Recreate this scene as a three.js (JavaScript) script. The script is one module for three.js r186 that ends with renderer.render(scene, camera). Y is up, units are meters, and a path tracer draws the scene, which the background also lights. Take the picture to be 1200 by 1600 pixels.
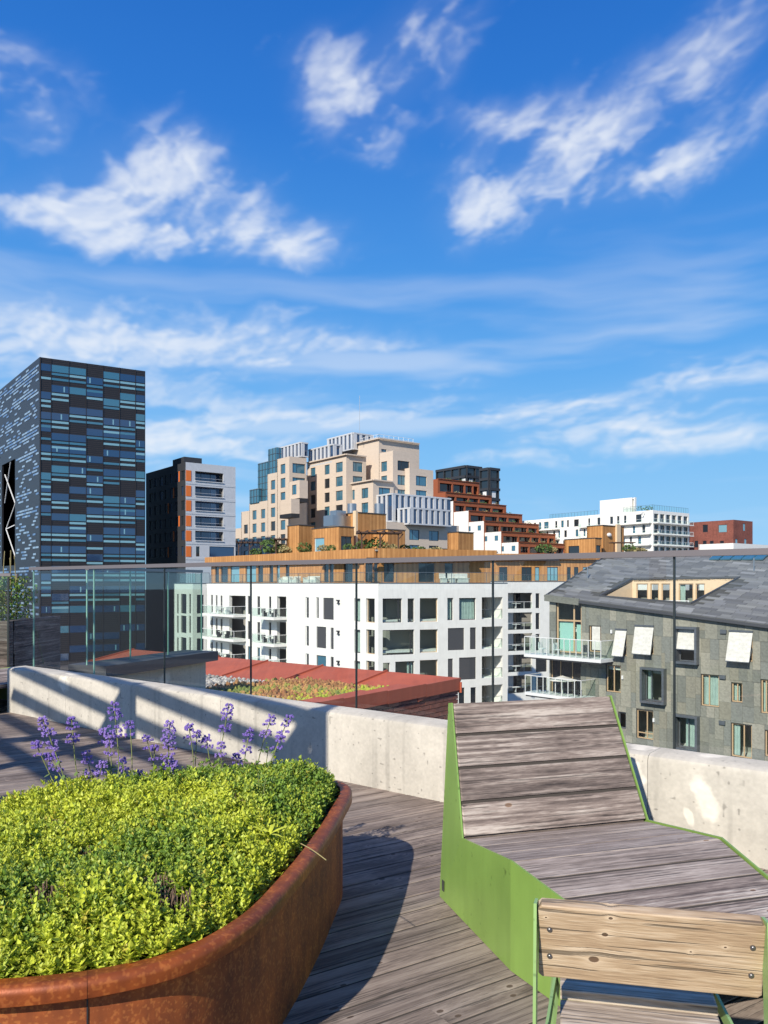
import * as THREE from 'three';
import { mergeGeometries, toCreasedNormals } from 'three/addons/utils/BufferGeometryUtils.js';

// ---------------------------------------------------------------- camera, sky, sun, exposure
const F = 1250, CX = 600, CY = 912, EYE = 1.5, GY = -17;
const scene = new THREE.Scene();
const camera = new THREE.PerspectiveCamera(2 * Math.atan(800 / F) * 180 / Math.PI, 0.75, 0.05, 6000);
camera.position.set(0, EYE, 0);
camera.lookAt(0, EYE, -10);
camera.setViewOffset(1200, 1600, 0, 800 - CY, 1200, 1600);
const renderer = new THREE.WebGLRenderer({ antialias: true });
renderer.toneMapping = THREE.LinearToneMapping;
renderer.toneMappingExposure = 1.28;
renderer.shadowMap.enabled = true;

const ELEV = 35 * Math.PI / 180;
const SUNT = new THREE.Vector2(0.464, -0.886).normalize();          // the way the light travels over the ground (x, z)
const sun = new THREE.DirectionalLight(new THREE.Color(1.0, 0.93, 0.82), 4.6);
sun.position.set(-SUNT.x * Math.cos(ELEV) * 300, Math.sin(ELEV) * 300, -SUNT.y * Math.cos(ELEV) * 300);
sun.castShadow = true;
Object.assign(sun.shadow.camera, { left: -150, right: 150, top: 150, bottom: -150, near: 1, far: 900 });
sun.shadow.mapSize.set(4096, 4096);
scene.add(sun, sun.target);

// noise
const hash = (x, y, s = 0) => { let h = Math.imul(x, 374761393) ^ Math.imul(y, 668265263) ^ Math.imul(s + 11, 2147483629 | 0); h = Math.imul(h ^ (h >>> 13), 1274126177); h ^= h >>> 16; return (h >>> 0) / 4294967296; };
function vn(x, y, s = 0) {
  const xi = Math.floor(x), yi = Math.floor(y); let fx = x - xi, fy = y - yi;
  fx = fx * fx * (3 - 2 * fx); fy = fy * fy * (3 - 2 * fy);
  const a = hash(xi, yi, s), b = hash(xi + 1, yi, s), c = hash(xi, yi + 1, s), d = hash(xi + 1, yi + 1, s);
  return a + (b - a) * fx + (c - a) * fy + (a - b - c + d) * fx * fy;
}
function fbm(x, y, o = 4, s = 0) { let v = 0, a = 0.5, t = 0; for (let i = 0; i < o; i++) { v += a * vn(x, y, s + i * 7); t += a; a *= 0.5; x = x * 2.03 + 3.1; y = y * 2.03 + 1.7; } return v / t; }
const sst = (a, b, x) => { const t = Math.min(1, Math.max(0, (x - a) / (b - a))); return t * t * (3 - 2 * t); };
const mix = (a, b, t) => a + (b - a) * t;
function rng(seed) { let s = seed >>> 0; return () => { s = (s + 0x6D2B79F5) >>> 0; let t = s; t = Math.imul(t ^ (t >>> 15), t | 1); t ^= t + Math.imul(t ^ (t >>> 7), t | 61); return ((t ^ (t >>> 14)) >>> 0) / 4294967296; }; }

// the sky: a clear blue summer sky with torn fair-weather clouds and low cirrus, given by direction
{
  const W = 2048, H = 2048, data = new Float32Array(W * H * 4);
  const blobs = [ // cloud banks: heading and height of their middle (from the photograph), half sizes in degrees, tilt, weight
    [215, 300, 6.8, 3.3, 8, 1.05], [445, 388, 4.0, 1.5, 8, 1.0], [345, 330, 4, 2.6, -20, .8], [100, 345, 5, 1.2, -10, .8],
    [25, 130, 3.4, 2.2, 10, .6], [560, 110, 3.6, 1.6, -25, .55], [655, 70, 4.4, 2.6, 25, .8], [545, 180, 4.4, 1.6, -30, .55],
    [780, 325, 4.6, 2.5, 5, 1.1], [930, 205, 3.6, 2.2, -15, .95], [800, 195, 4, 1.2, -10, .6], [1090, 100, 5.0, 2.6, 30, .68], [1110, 245, 5.6, 1.5, 26, 1.0], [950, 300, 3.5, 1.2, 10, .6],
    [250, 525, 13, 2.1, 1, .78], [60, 560, 8, 2.6, 2, .74], [500, 545, 8, 1.2, 4, .55], [420, 660, 12, 2.2, 3, .66], [270, 690, 10, 1.8, 0, .66], [640, 620, 7, 1.2, 10, .45],
    [880, 655, 8, 1.4, 2, .72], [1120, 600, 9, 2.0, 8, .7], [1100, 688, 6.5, .9, 2, .88], [820, 722, 8, 1.0, 0, .6], [985, 690, 3.0, .7, 4, .7], [1050, 560, 5, .9, -14, .4],
  ];
  const rad = Math.PI / 180, B = blobs.map(([u, v, rx, ry, rot, w]) => {
    const x = (u - CX) / F, y = (CY - v) / F, az = Math.atan2(x, 1) / rad, el = Math.atan2(y, Math.hypot(x, 1)) / rad;
    return [az, el, rx, ry, Math.cos(rot * rad), Math.sin(rot * rad), w];
  });
  const r = rng(77);
  for (let i = 0; i < 70; i++) { // the same kind of clouds all the way round
    const az = 34 + r() * 292, el = 4 + 62 * r() ** 1.4, low = el < 16;
    B.push([az > 180 ? az - 360 : az, el, (low ? 6 + 6 * r() : 4 + 5 * r()), (low ? .8 + r() : 2 + 2 * r()), Math.cos(.3 * (r() - .5)), Math.sin(.6 * (r() - .5)), .5 + .6 * r()]);
  }
  const grad = [[-4, .33, .54, .71], [0, .31, .535, .73], [4, .24, .48, .73], [9, .165, .41, .715], [15, .098, .32, .675], [22, .053, .232, .605], [30, .026, .157, .515], [38, .016, .118, .44], [60, .009, .078, .34], [90, .008, .068, .30]];
  for (let row = 0; row < H; row++) {
    const el = ((row + .5) / H - .5) * 180;
    let k = 1; while (k < grad.length - 1 && grad[k][0] < el) k++;
    const t = Math.min(1, Math.max(0, (el - grad[k - 1][0]) / (grad[k][0] - grad[k - 1][0])));
    const base = [1, 2, 3].map((c) => mix(grad[k - 1][c], grad[k][c], t));
    const near = B.filter((b) => Math.abs(b[1] - el) < 3.2 * Math.max(b[3], b[2] * Math.abs(b[5])));
    for (let col = 0; col < W; col++) {
      const az0 = ((col + .5) / W) * 360 - 90;                       // 0 looks down -z, growing to +x
      const az = az0 > 180 ? az0 - 360 : az0;
      let a = 0, thin = 0;
      if (el > -1) {
        const wx = (fbm(az * .11, el * .16, 3, 3) - .5) * 7, wy = (fbm(az * .13 + 9, el * .2, 3, 5) - .5) * 3.0;
        const X = az + wx * .55, Y = el + wy * .6;
        let d = 0;
        for (const b of near) {
          let dx = X - b[0]; if (dx > 180) dx -= 360; if (dx < -180) dx += 360;
          if (Math.abs(dx) > b[2] * 3.2 + 3) continue;
          const dy = Y - b[1], p = (dx * b[4] + dy * b[5]) / b[2], q = (-dx * b[5] + dy * b[4]) / b[3];
          d += b[6] * Math.exp(-(p * p + q * q) * .95);
        }
        if (d > .015) {
          const sx = X * .80 + Y * .55, sy = Y * .85 - X * .45;          // fibres drawn out along the wind
          const low = 1 - sst(13, 20, el), hi = 1 - low;
          const w2 = (fbm(X * .55 + 4, Y * .7, 4, 61) - .5) * 3.2;
          const n1 = (low ? low * fbm(X * .13 + w2 * .1, (Y - X * .04) * 1.05 + w2 * .30, 6, 21) : 0) + (hi ? hi * fbm(sx * .26 + w2 * .25, sy * .62 + w2 * .4, 7, 31) : 0);
          const n2 = fbm(sx * 1.1 + w2, sy * 2.6 - w2, 5, 41);
          const nn = sst(.20, .82, n1 * .70 + n2 * .30);
          const m = Math.min(1.05, d);
          a = sst(-.12, 1.12, m * 1.14 - (1 - nn) * 1.0 - .05) * .72;
          a = a * (.62 + .38 * sst(.25, .7, n2));
          thin = sst(.06, 1.0, m) * (.05 + .36 * sst(.33, .75, n1));
          a = Math.min(.88, a + thin * (1 - a));
        }
        a = Math.max(a, sst(.40, .80, fbm(az * .05 + wx * .05, el * .45 + wy * .2, 6, 51)) * .40 * sst(0, 5, el) * (1 - sst(14, 26, el)));
      }
      const i = (row * W + col) * 4, lit = .73;
      data[i] = mix(base[0], lit * .93, a); data[i + 1] = mix(base[1], lit * .975, a); data[i + 2] = mix(base[2], lit * 1.04, a); data[i + 3] = 1;
    }
  }
  const tex = new THREE.DataTexture(data, W, H, THREE.RGBAFormat, THREE.FloatType);
  tex.mapping = THREE.EquirectangularReflectionMapping; tex.magFilter = THREE.LinearFilter; tex.minFilter = THREE.LinearFilter; tex.needsUpdate = true;
  scene.background = tex; scene.environment = tex;
}

// ---------------------------------------------------------------- helpers
const lin = (r, g, b) => new THREE.Color().setRGB(r, g, b);
const srgb = (r, g, b) => new THREE.Color().setRGB(r / 255, g / 255, b / 255, THREE.SRGBColorSpace);
const std = (c, rough = .8, metal = 0, more = {}) => new THREE.MeshStandardMaterial({ color: c, roughness: rough, metalness: metal, ...more });
const phys = (c, rough, more = {}) => new THREE.MeshPhysicalMaterial({ color: c, roughness: rough, ...more });
const taken = new Map();
function numbered(n) { const k = (taken.get(n) ?? -1) + 1; taken.set(n, k); return k ? n + '_' + String(k).padStart(3, '0') : n; }
function tag(o, label, category, group, kind) {
  if (label) o.userData.label = label; if (category) o.userData.category = category;
  if (group) o.userData.group = group; if (kind) o.userData.kind = kind; return o;
}
const shade = (o) => { o.castShadow = true; o.receiveShadow = true; return o; };
function thing(name, label, category, pos = [0, 0, 0], group) {
  const g = new THREE.Group(); g.name = numbered(name); g.position.set(...pos); scene.add(g); return tag(g, label, category, group);
}
function part(name, geo, mat, parent, pos) {
  const m = shade(new THREE.Mesh(Array.isArray(geo) ? mergeGeometries(geo) : geo, mat)); m.name = name;
  if (pos) m.position.set(...pos); (parent ?? scene).add(m); return m;
}
function solo(name, geo, mat, label, category, group, kind) { const m = part(numbered(name), geo, mat, scene); return tag(m, label, category, group, kind); }
function bx(w, h, d, x = 0, y = 0, z = 0) {                            // a box with uv in metres
  const g = new THREE.BoxGeometry(w, h, d), uv = g.attributes.uv, s = [[d, h], [d, h], [w, d], [w, d], [w, h], [w, h]];
  for (let i = 0; i < 24; i++) { const [a, b] = s[i >> 2]; uv.setXY(i, uv.getX(i) * a + x * .37 + z * .21, uv.getY(i) * b + y * .31); }
  return g.translate(x, y, z);
}
const quadUV = (g) => g;
function tubeG(pts, r, seg = 16, rs = 6) { return new THREE.TubeGeometry(new THREE.CatmullRomCurve3(pts.map((p) => new THREE.Vector3(...p))), seg, r, rs, false); }
function bar(a, b, w, h) {                                            // a straight bar from a to b, w wide (level), h high
  const A = new THREE.Vector3(...a), B = new THREE.Vector3(...b), d = B.clone().sub(A), L = d.length();
  const g = bx(w, h, L); d.normalize();
  const m = new THREE.Matrix4().lookAt(new THREE.Vector3(), d, Math.abs(d.y) > .99999 ? new THREE.Vector3(1, 0, 0) : new THREE.Vector3(0, 1, 0));
  return g.applyMatrix4(m).translate((A.x + B.x) / 2, (A.y + B.y) / 2, (A.z + B.z) / 2);
}
function prism(pts, y0, y1, top = true) {                              // upright prism over a plan polygon [[x, z] ...]
  const s = new THREE.Shape(pts.map(([x, z]) => new THREE.Vector2(x, -z)));
  return new THREE.ExtrudeGeometry(s, { depth: y1 - y0, bevelEnabled: false }).rotateX(-Math.PI / 2).translate(0, y0, 0);
}
// plan positions: a pixel column and a distance
const W = (u, d) => [(u - CX) / F * d, -d];
const yAt = (v, d) => EYE + (CY - v) * d / F;
const LV = [-.61, -.79], RV = [.79, -.61];
const add2 = (p, v, s) => [p[0] + v[0] * s, p[1] + v[1] * s];
function alongTo(C, dir, u) { const k = (u - CX) / F; return (-k * C[1] - C[0]) / (dir[0] + k * dir[1]); }   // steps along dir from C until column u

// data textures
function tex(w, h, fn, srgbMap = true, mirror = true) {
  const d = new Uint8Array(w * h * 4);
  for (let y = 0; y < h; y++) for (let x = 0; x < w; x++) { const c = fn(x / w, y / h, x, y), i = (y * w + x) * 4; d[i] = Math.max(0, Math.min(255, c[0])); d[i + 1] = Math.max(0, Math.min(255, c[1])); d[i + 2] = Math.max(0, Math.min(255, c[2])); d[i + 3] = 255; }
  const t = new THREE.DataTexture(d, w, h); t.wrapS = t.wrapT = mirror ? THREE.MirroredRepeatWrapping : THREE.RepeatWrapping;
  t.magFilter = THREE.LinearFilter; t.minFilter = THREE.LinearMipmapLinearFilter; t.generateMipmaps = true; if (srgbMap) t.colorSpace = THREE.SRGBColorSpace; t.needsUpdate = true; return t;
}
const rep = (t, x, y) => { const c = t.clone(); c.repeat.set(x, y); c.needsUpdate = true; return c; };
// ---------------------------------------------------------------- buildings: walls with openings, windows set into them
const M = {};
{
  const stain = tex(512, 512, (x, y) => { const n = fbm(x * 9, y * 9, 5, 2), s = fbm(x * 40, y * 4, 4, 8); const v = 255 * (.93 + .06 * n - .03 * (s > .58 ? s - .58 : 0) * 4); return [v, v, v * .99]; });
  const board = tex(512, 512, (x, y) => {
    const k = Math.floor(x * 24), fx = x * 24 - k, n = hash(k, 3), g = fbm(x * 200, y * 5 + k * 3, 4, 4), e = fx < .09 ? .62 : 1, p = fbm(x * 6, y * 6, 3, 9);
    return [e * (198 + 34 * n - 44 * g + 26 * p), e * (146 + 32 * n - 44 * g + 22 * p), e * (86 + 26 * n - 32 * g + 14 * p)];
  });
  const slateT = tex(256, 256, (x, y) => { const n = fbm(x * 12, y * 22, 5, 6), s = fbm(x * 50, y * 50, 3, 7); const v = 205 + 44 * (n - .5) + 16 * (s - .5); return [v, v, v * .97]; });
  const brickT = tex(256, 256, (x, y) => { const n = fbm(x * 30, y * 30, 4, 6), m = fbm(x * 4, y * 4, 3, 9); const v = 200 + 60 * (n - .5) + 40 * (m - .5); return [v, v * .97, v * .95]; });
  const brushed = tex(256, 256, (x, y) => { const v = 225 + 40 * (fbm(x * 5, y * 7, 4, 1) - .5) + 24 * (fbm(x * 60, y * 6, 3, 2) - .5); return [v, v, v]; });
  M.white = std(lin(.84, .825, .785), .85, 0, { map: rep(stain, .2, .2) });
  M.whiteFar = M.white;
  M.beige = std(lin(.64, .53, .43), .85, 0, { map: rep(stain, .12, .5) });
  M.timber = std(lin(.76, .72, .68), .75, 0, { map: rep(board, .35, .35), bumpMap: rep(board, .35, .35), bumpScale: .01 });
  M.timberPale = std(lin(.72, .55, .36), .7, 0, { map: rep(stain, .5, .5) });
  M.slate = [[.32, .325, .285], [.38, .375, .325], [.26, .27, .245], [.45, .435, .375], [.36, .345, .285], [.30, .315, .295]].map((c) => std(lin(...c), .72, 0, { map: rep(slateT, .7, .5) }));
  M.slateBack = std(lin(.07, .07, .065), .9);
  M.roofEdge = std(lin(.075, .078, .085), .55, .3);
  M.brick = [[.44, .15, .09], [.36, .115, .075], [.52, .19, .12], [.30, .10, .075], [.41, .16, .11]].map((c) => std(lin(...c), .85, 0, { map: rep(brickT, 3, 3) }));
  M.brickFar = std(lin(.36, .125, .09), .85, 0, { map: rep(brickT, .12, .12) });
  M.mortar = std(lin(.42, .38, .34), .95);
  M.rust = std(lin(.34, .095, .036), .7, .1, { map: rep(stain, .3, .3) });
  M.orange = std(lin(.68, .16, .025), .6);
  M.greyPanel = std(lin(.62, .63, .65), .5, .15, { map: rep(stain, .2, .2) });
  M.charcoal = std(lin(.035, .037, .042), .6, .1);
  M.towerDark = std(lin(.024, .022, .024), .42, .25);
  M.towerSlat = std(lin(.050, .040, .038), .4, .3);
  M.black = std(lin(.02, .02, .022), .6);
  M.room = std(lin(.30, .285, .26), .9);
  M.glassDark = phys(lin(.018, .024, .03), .05, { specularIntensity: 1, ior: 1.6 });
  M.glassBlue = phys(lin(.022, .055, .125), .06, { ior: 1.9, metalness: .2 });
  M.glassTeal = phys(lin(.20, .38, .44), .12, { ior: 1.6, metalness: .15 });
  M.glassSky = phys(lin(.055, .17, .24), .07, { ior: 1.8, metalness: .2 });
  M.glassClear = phys(lin(.80, .88, .86), .02, { transmission: 1, thickness: 0, ior: 1.5 });
  M.balGlass = phys(lin(.86, .95, .92), .02, { transmission: 1, thickness: 0, ior: 1.5 });
  M.curtain = std(lin(.55, .66, .60), .9, 0, { map: rep(brushed, 2, 1) });
  M.blind = std(lin(.055, .057, .062), .8);
  M.screen = std(lin(.80, .78, .70), .9, 0, { map: rep(brushed, 1, 1) });
  M.teal = std(lin(.42, .66, .58), .7);
  M.frameDark = std(lin(.05, .05, .055), .5, .3);
  M.frameWhite = std(lin(.70, .70, .68), .5);
  M.frameWood = std(lin(.47, .33, .19), .6);
  M.frameGrey = std(lin(.19, .21, .23), .45, .5, { map: rep(brushed, 1, 1) });
  M.steel = std(lin(.42, .43, .44), .35, .9);
  M.redMetal = std(lin(.60, .13, .055), .65, .0, { map: rep(brushed, .5, .5) });
  M.darkWood = std(lin(.075, .04, .026), .8);
  M.roofGrey = std(lin(.30, .29, .27), .9, 0, { map: rep(stain, .4, .4) });
  M.leafFar = std(lin(.075, .13, .03), .9);
  M.leafDry = std(lin(.30, .25, .11), .9);
  M.people = [std(lin(.5, .04, .04), .8), std(lin(.6, .6, .58), .8)];
}
const unitBox = new THREE.BoxGeometry(1, 1, 1);
function building(name, label, category, C, group) { const g = thing(name, label, category, [C[0], GY, C[1]], group); g.userData.C = C; const C0 = C; g.C = C0; return g; }
class Face {                                                          // a wall plane from plan point A to B (A is the end on the viewer's left hand, seen from outside)
  constructor(b, A, B, y0, y1, mat, th = .35) {
    this.b = b; this.A = A; this.len = Math.hypot(B[0] - A[0], B[1] - A[1]); this.r = [(B[0] - A[0]) / this.len, (B[1] - A[1]) / this.len];
    this.n = [-this.r[1], this.r[0]]; this.phi = Math.atan2(-this.r[1], this.r[0]); this.y0 = y0; this.y1 = y1; this.mat = mat; this.th = th; this.holes = []; this.outline = null;
  }
  a(u, out = 0) { const o = add2(this.A, this.n, out), k = (u - CX) / F; return (-k * o[1] - o[0]) / (this.r[0] + k * this.r[1]); }
  at(u, v, out = 0) { const a = this.a(u, out), d = -(this.A[1] + this.n[1] * out + this.r[1] * a); return [a, yAt(v, d)]; }
  y(v, a, out = 0) { return yAt(v, -(this.A[1] + this.n[1] * out + this.r[1] * a)); }
  rect(u0, v0, u1, v1) { const a0 = this.a(u0), a1 = this.a(u1), am = (a0 + a1) / 2; return [a0, this.y(v1, am), a1, this.y(v0, am)]; }
  put(name, geo, mat, out = 0, parent) {                              // geometry in (along, height, outward)
    const g = Array.isArray(geo) ? mergeGeometries(geo) : geo, m = shade(new THREE.Mesh(g, mat)); m.name = name;
    if (parent) { m.position.z = out; parent.add(m); return m; }
    m.rotation.y = this.phi; m.position.set(this.A[0] - this.b.C[0] + this.n[0] * out, -GY, this.A[1] - this.b.C[1] + this.n[1] * out); this.b.add(m); return m;
  }
  hole(r) { this.holes.push(r); return r; }
  place(name, geo, mat, out, label, category, group) {                // a thing of its own that stands by this wall
    const g = Array.isArray(geo) ? mergeGeometries(geo) : geo; g.computeBoundingBox(); const c = g.boundingBox, x = (c.min.x + c.max.x) / 2, y = c.min.y; g.translate(-x, -y, 0);
    const m = shade(new THREE.Mesh(g, mat)); m.name = numbered(name); m.rotation.y = this.phi; m.position.set(this.A[0] + this.n[0] * out + this.r[0] * x, y, this.A[1] + this.n[1] * out + this.r[1] * x); scene.add(m); return tag(m, label, category, group);
  }
  win(r, o = {}) {                                                    // r: [a0, y0, a1, y1] in metres
    this.hole(r);
    return this.fit(r, o);
  }
  fit(r, { frame = M.frameDark, glass = M.glassDark, mull = [], trans = [], back = .14, fw = .07, fd = .08, curtain, blind, curtainAt = 1, name = 'window', door } = {}) {
    const [a0, y0, a1, y1] = r, w = a1 - a0, h = y1 - y0, g = [bx(fw, h, fd, a0 + fw / 2, y0 + h / 2, 0), bx(fw, h, fd, a1 - fw / 2, y0 + h / 2, 0), bx(w - 2 * fw, fw, fd, a0 + w / 2, y0 + fw / 2, 0), bx(w - 2 * fw, fw, fd, a0 + w / 2, y1 - fw / 2, 0)];
    for (const m of mull) g.push(bx(fw, h - 2 * fw, fd * .9, a0 + w * m, y0 + h / 2, 0));
    for (const t of trans) g.push(bx(w - 2 * fw, fw, fd * .8, a0 + w / 2, y0 + h * t, 0));
    const f = this.put(name, g, frame, -back);
    const p = this.put('pane', new THREE.PlaneGeometry(w - fw, h - fw).translate(a0 + w / 2, y0 + h / 2, 0), glass, 0, f);
    if (curtain) { const cw = w * curtain; this.put('curtain', wavy(cw - fw, h - fw * 2, a0 + fw + (curtainAt ? 0 : w - cw - fw) + cw / 2 - fw / 2, y0 + h / 2), M.curtain, -.14, f); }
    if (blind) this.put('blind', bx(w - fw, h * blind, .02, a0 + w / 2, y1 - h * blind / 2, 0), typeof blind === 'number' && o2(blind), .03, f);
    return f;
  }
  build() {
    const s = new THREE.Shape((this.outline ?? [[0, this.y0], [this.len, this.y0], [this.len, this.y1], [0, this.y1]]).map((p) => new THREE.Vector2(...p)));
    for (const [a0, y0, a1, y1] of this.holes) { const h = new THREE.Path(); h.moveTo(a0, y0); h.lineTo(a0, y1); h.lineTo(a1, y1); h.lineTo(a1, y0); h.closePath(); s.holes.push(h); }
    this.put('wall', new THREE.ExtrudeGeometry(s, { depth: this.th, bevelEnabled: false }).translate(0, 0, -this.th), this.mat);
    return this;
  }
}
const o2 = () => M.blind;
function wavy(w, h, x, y) { const g = new THREE.PlaneGeometry(w, h, Math.max(6, Math.round(w * 16)), 1), p = g.attributes.position; for (let i = 0; i < p.count; i++) p.setZ(i, .03 * Math.sin(p.getX(i) * 28 + Math.sin(p.getX(i) * 9))); g.computeVertexNormals(); return g.translate(x, y, 0); }
// one block of a building with its near corner at C: a wall going back to the viewer's left hand (L) and one to the right hand (R)
function block(b, C, lLen, rLen, y0, y1, mat, { roof = M.roofGrey, matR = mat, core = M.room, lv = LV, rv = RV, inset = .4, depthOnly, parapet = .5, th = .35 } = {}) {
  const P = add2(C, lv, lLen), Q = add2(C, rv, rLen), S = add2(P, rv, rLen), rel = (p) => [p[0] - b.C[0], p[1] - b.C[1]];
  const in1 = (p, a, c) => add2(add2(p, rv, a), lv, c);
  const k = part('core', prism([in1(C, inset, inset), in1(Q, -.02, inset), in1(S, -.02, -.02), in1(P, inset, -.02)].map(rel), y0, y1 - parapet), core, b); k.position.y = -GY;
  const rf = part('roof', prism([in1(C, .1, .1), in1(Q, 0, .1), S, in1(P, .1, 0)].map(rel), y1 - parapet + .01, y1 - parapet + .12), roof, b); rf.position.y = -GY;
  const L = new Face(b, P, C, y0, y1, mat, th), R = new Face(b, add2(C, RV === rv ? rv : rv, .0), Q, y0, y1, matR, th);
  // the back walls, so that the block is closed
  const bk = part('wall', [prism([S, add2(S, lv, -.3), add2(P, lv, -.3), P].map(rel), y0, y1), prism([S, add2(S, rv, -.3), in1(Q, -.3, .36), in1(Q, 0, .36)].map(rel), y0, y1)], mat, b); bk.position.y = -GY;
  L.len -= 0.004; R.A = add2(R.A, rv, 0.004); R.len -= .004;
  return { L, R, C, P, Q, S, y0, y1 };
}
// a glass railing along a wall plane
function railing(f, a0, a1, y, h, out, { post = M.frameWhite, glass = M.balGlass, step = 1.2, ends = 0, name = 'railing', bars = 0 } = {}) {
  const g = [bx(a1 - a0, .05, .05, (a0 + a1) / 2, y + h, 0)], n = Math.max(1, Math.round((a1 - a0) / step));
  for (let i = 0; i <= n; i++) g.push(bx(.045, h - .03, .045, mix(a0 + .025, a1 - .025, i / n), y + h / 2 - .016, 0));
  if (bars) for (let x = a0 + bars; x < a1; x += bars) g.push(bx(.02, h - .03, .02, x, y + h / 2 - .016, .001));
  if (ends) for (const a of [a0 + .026, a1 - .026]) g.push(bx(.045, .05, ends - .03, a, y + h - .001, -ends / 2));
  const m = f.put(name, g, post, out);
  const q = [new THREE.PlaneGeometry(a1 - a0, h - .12).translate((a0 + a1) / 2, y + h / 2, .004)];
  if (ends) for (const a of [a0 + .02, a1 - .02]) q.push(new THREE.PlaneGeometry(ends, h - .12).rotateY(Math.PI / 2).translate(a, y + h / 2, -ends / 2));
  if (glass) f.put('pane', q, glass, 0, m);
  return m;
}
// ---------------------------------------------------------------- the ground of the city, far below the terrace
{
  const asphalt = tex(512, 512, (x, y) => { const v = 62 + 30 * fbm(x * 8, y * 8, 4, 1) + 18 * (hash(Math.floor(x * 512), Math.floor(y * 512)) - .5); return [v, v, v * 1.02]; });
  solo('ground', new THREE.PlaneGeometry(5000, 5000).rotateX(-Math.PI / 2).translate(0, GY, 0), std(lin(.9, .9, .9), .95, 0, { map: rep(asphalt, 300, 300) }), 'grey asphalt city ground between the buildings', 'ground', null, 'structure');
}
const pxBlock = (b, u, d, uL, uR, vTop, y0, mat, o = {}) => { const C = W(u, d); return block(b, C, alongTo(C, o.lv ?? LV, uL), alongTo(C, o.rv ?? RV, uR), y0, yAt(vTop, d), mat, o); };

// ---------------------------------------------------------------- dark office tower
{
  const C = W(62, 150), b = building('office_tower', 'tall black and blue glass office tower with staggered strip windows', 'office building', C), rv = [.86, -.51];
  const K = block(b, C, 46, alongTo(C, rv, 227), GY, 44, M.towerDark, { rv, core: M.towerDark, inset: 3, roof: M.charcoal, parapet: .3 });
  const r = rng(5), R = K.R, L = K.L;
  R.build();
  const cols = [63.3, 79.8, 107.7, 134.6, 160.9, 186.8, 211.5, 226.4].map((u) => R.a(u));
  const pitch = 3.8, unit = pitch / 6, slats = [];
  const gS = {}, box = (w, h) => gS[w.toFixed(2) + h.toFixed(2)] ??= bx(w, h, .1);
  let nP = 0;
  for (let c = 0; c < 7; c++) {
    const a0 = cols[c] + .06, a1 = cols[c + 1] - .06, w = a1 - a0, am = (a0 + a1) / 2;
    R.put('mullion', bx(.07, 44 - GY, .16, cols[c], (44 + GY) / 2, 0), M.towerSlat, .06);
    for (let s = 0; s < 17; s++) {
      const top = 43.2 - s * pitch, shift = ((c * 5 + s * 3) % 4) < 2 ? 0 : 2.3 * unit * (hash(c, s, 9) < .62 ? 1 : 0);
      if (top < -15) break;
      const wy = top - shift - 1.0;
      const p = R.put('window_pane', box(w, 1.3), hash(c, s, 2) < .22 ? M.glassSky : M.glassBlue, .02); p.geometry = p.geometry.clone().translate(am, wy, 0); nP++;
      if (hash(c, s, 4) < .2) { const q = R.put('window_pane', bx(w * .08, 1.0, .06, mix(a0, a1, .2 + .6 * hash(c, s, 6)), wy, 0), M.glassTeal, .06); nP++; }
      for (let k = 0; k < 2; k++) if (nP < 285 && hash(c, s * 3 + k, 13) < .85 - (top < -1 ? .8 : 0)) {
        const yy = wy - (.65 + .42 + (k * .95));
        R.put('spandrel_panel', bx(w, .42, .1, am, yy, 0), hash(c, s, 30 + k) < .6 ? M.glassTeal : M.glassSky, .03); nP++;
      }
    }
    for (let y = 43.7; y > -14; y -= .38) slats.push(bx(w, .1, .06, am, y, 0));
  }
  const sl = R.put('louvre_blades', slats, M.towerSlat, .0); sl.userData.kind = 'stuff';
  // the long side: rows of small pale glass panels, and the tall cut-out with white struts
  const rec = L.rect(3, 722, 23.5, 884); L.hole([rec[0], rec[1], rec[2], rec[3]]);
  L.build();
  const n = 3400, im = new THREE.InstancedMesh(new THREE.BoxGeometry(1.9, .36, .08), std(lin(.22, .31, .40), .3, .3), n), m4 = new THREE.Matrix4(), col = new THREE.Color(); let i = 0;
  for (let y = 43.2, row = 0; y > -10 && i < n; y -= .633, row++) {
    const dense = [.25, .62, .85, .55, .3, .12][row % 6];
    for (let a = .4 + (row % 2) * .9; a < L.len - 1 && i < n; a += 2.05) {
      if (a > rec[0] - 1.2 && a < rec[2] + 1.2 && y < rec[3] + .6 && y > rec[1] - .6) continue;
      if (r() > dense * (.55 + .9 * vn(a * .12, y * .2, 3))) continue;
      m4.makeTranslation(a + .3 * (r() - .5), y, 0); im.setMatrixAt(i, m4);
      const k = r(); im.setColorAt(i, k < .35 ? col.setRGB(.5, .62, .85) : k < .7 ? col.setRGB(1, 1, 1.05) : col.setRGB(1.3, 1.25, 1.2)); i++;
    }
  }
  im.count = i; im.name = 'glass_panel_rows'; im.userData.kind = 'stuff'; im.rotation.y = L.phi; im.position.set(L.A[0] - C[0] + L.n[0] * .03, -GY, L.A[1] - C[1] + L.n[1] * .03); b.add(shade(im));
  const [ra, ry0, rb, ry1] = rec, W2 = rb - ra;
  for (const [x0, y0, x1, y1] of [[.15, .9, .95, .58], [.95, .58, .25, .36], [.25, .36, .9, .38], [.25, .36, .95, .08], [.6, 1, .15, .62]])
    L.put('strut', bar([ra + W2 * x0, mix(ry0, ry1, y0), -.2], [ra + W2 * x1, mix(ry0, ry1, y1), -.2], .17, .17), M.frameWhite, 0);
}
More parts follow.
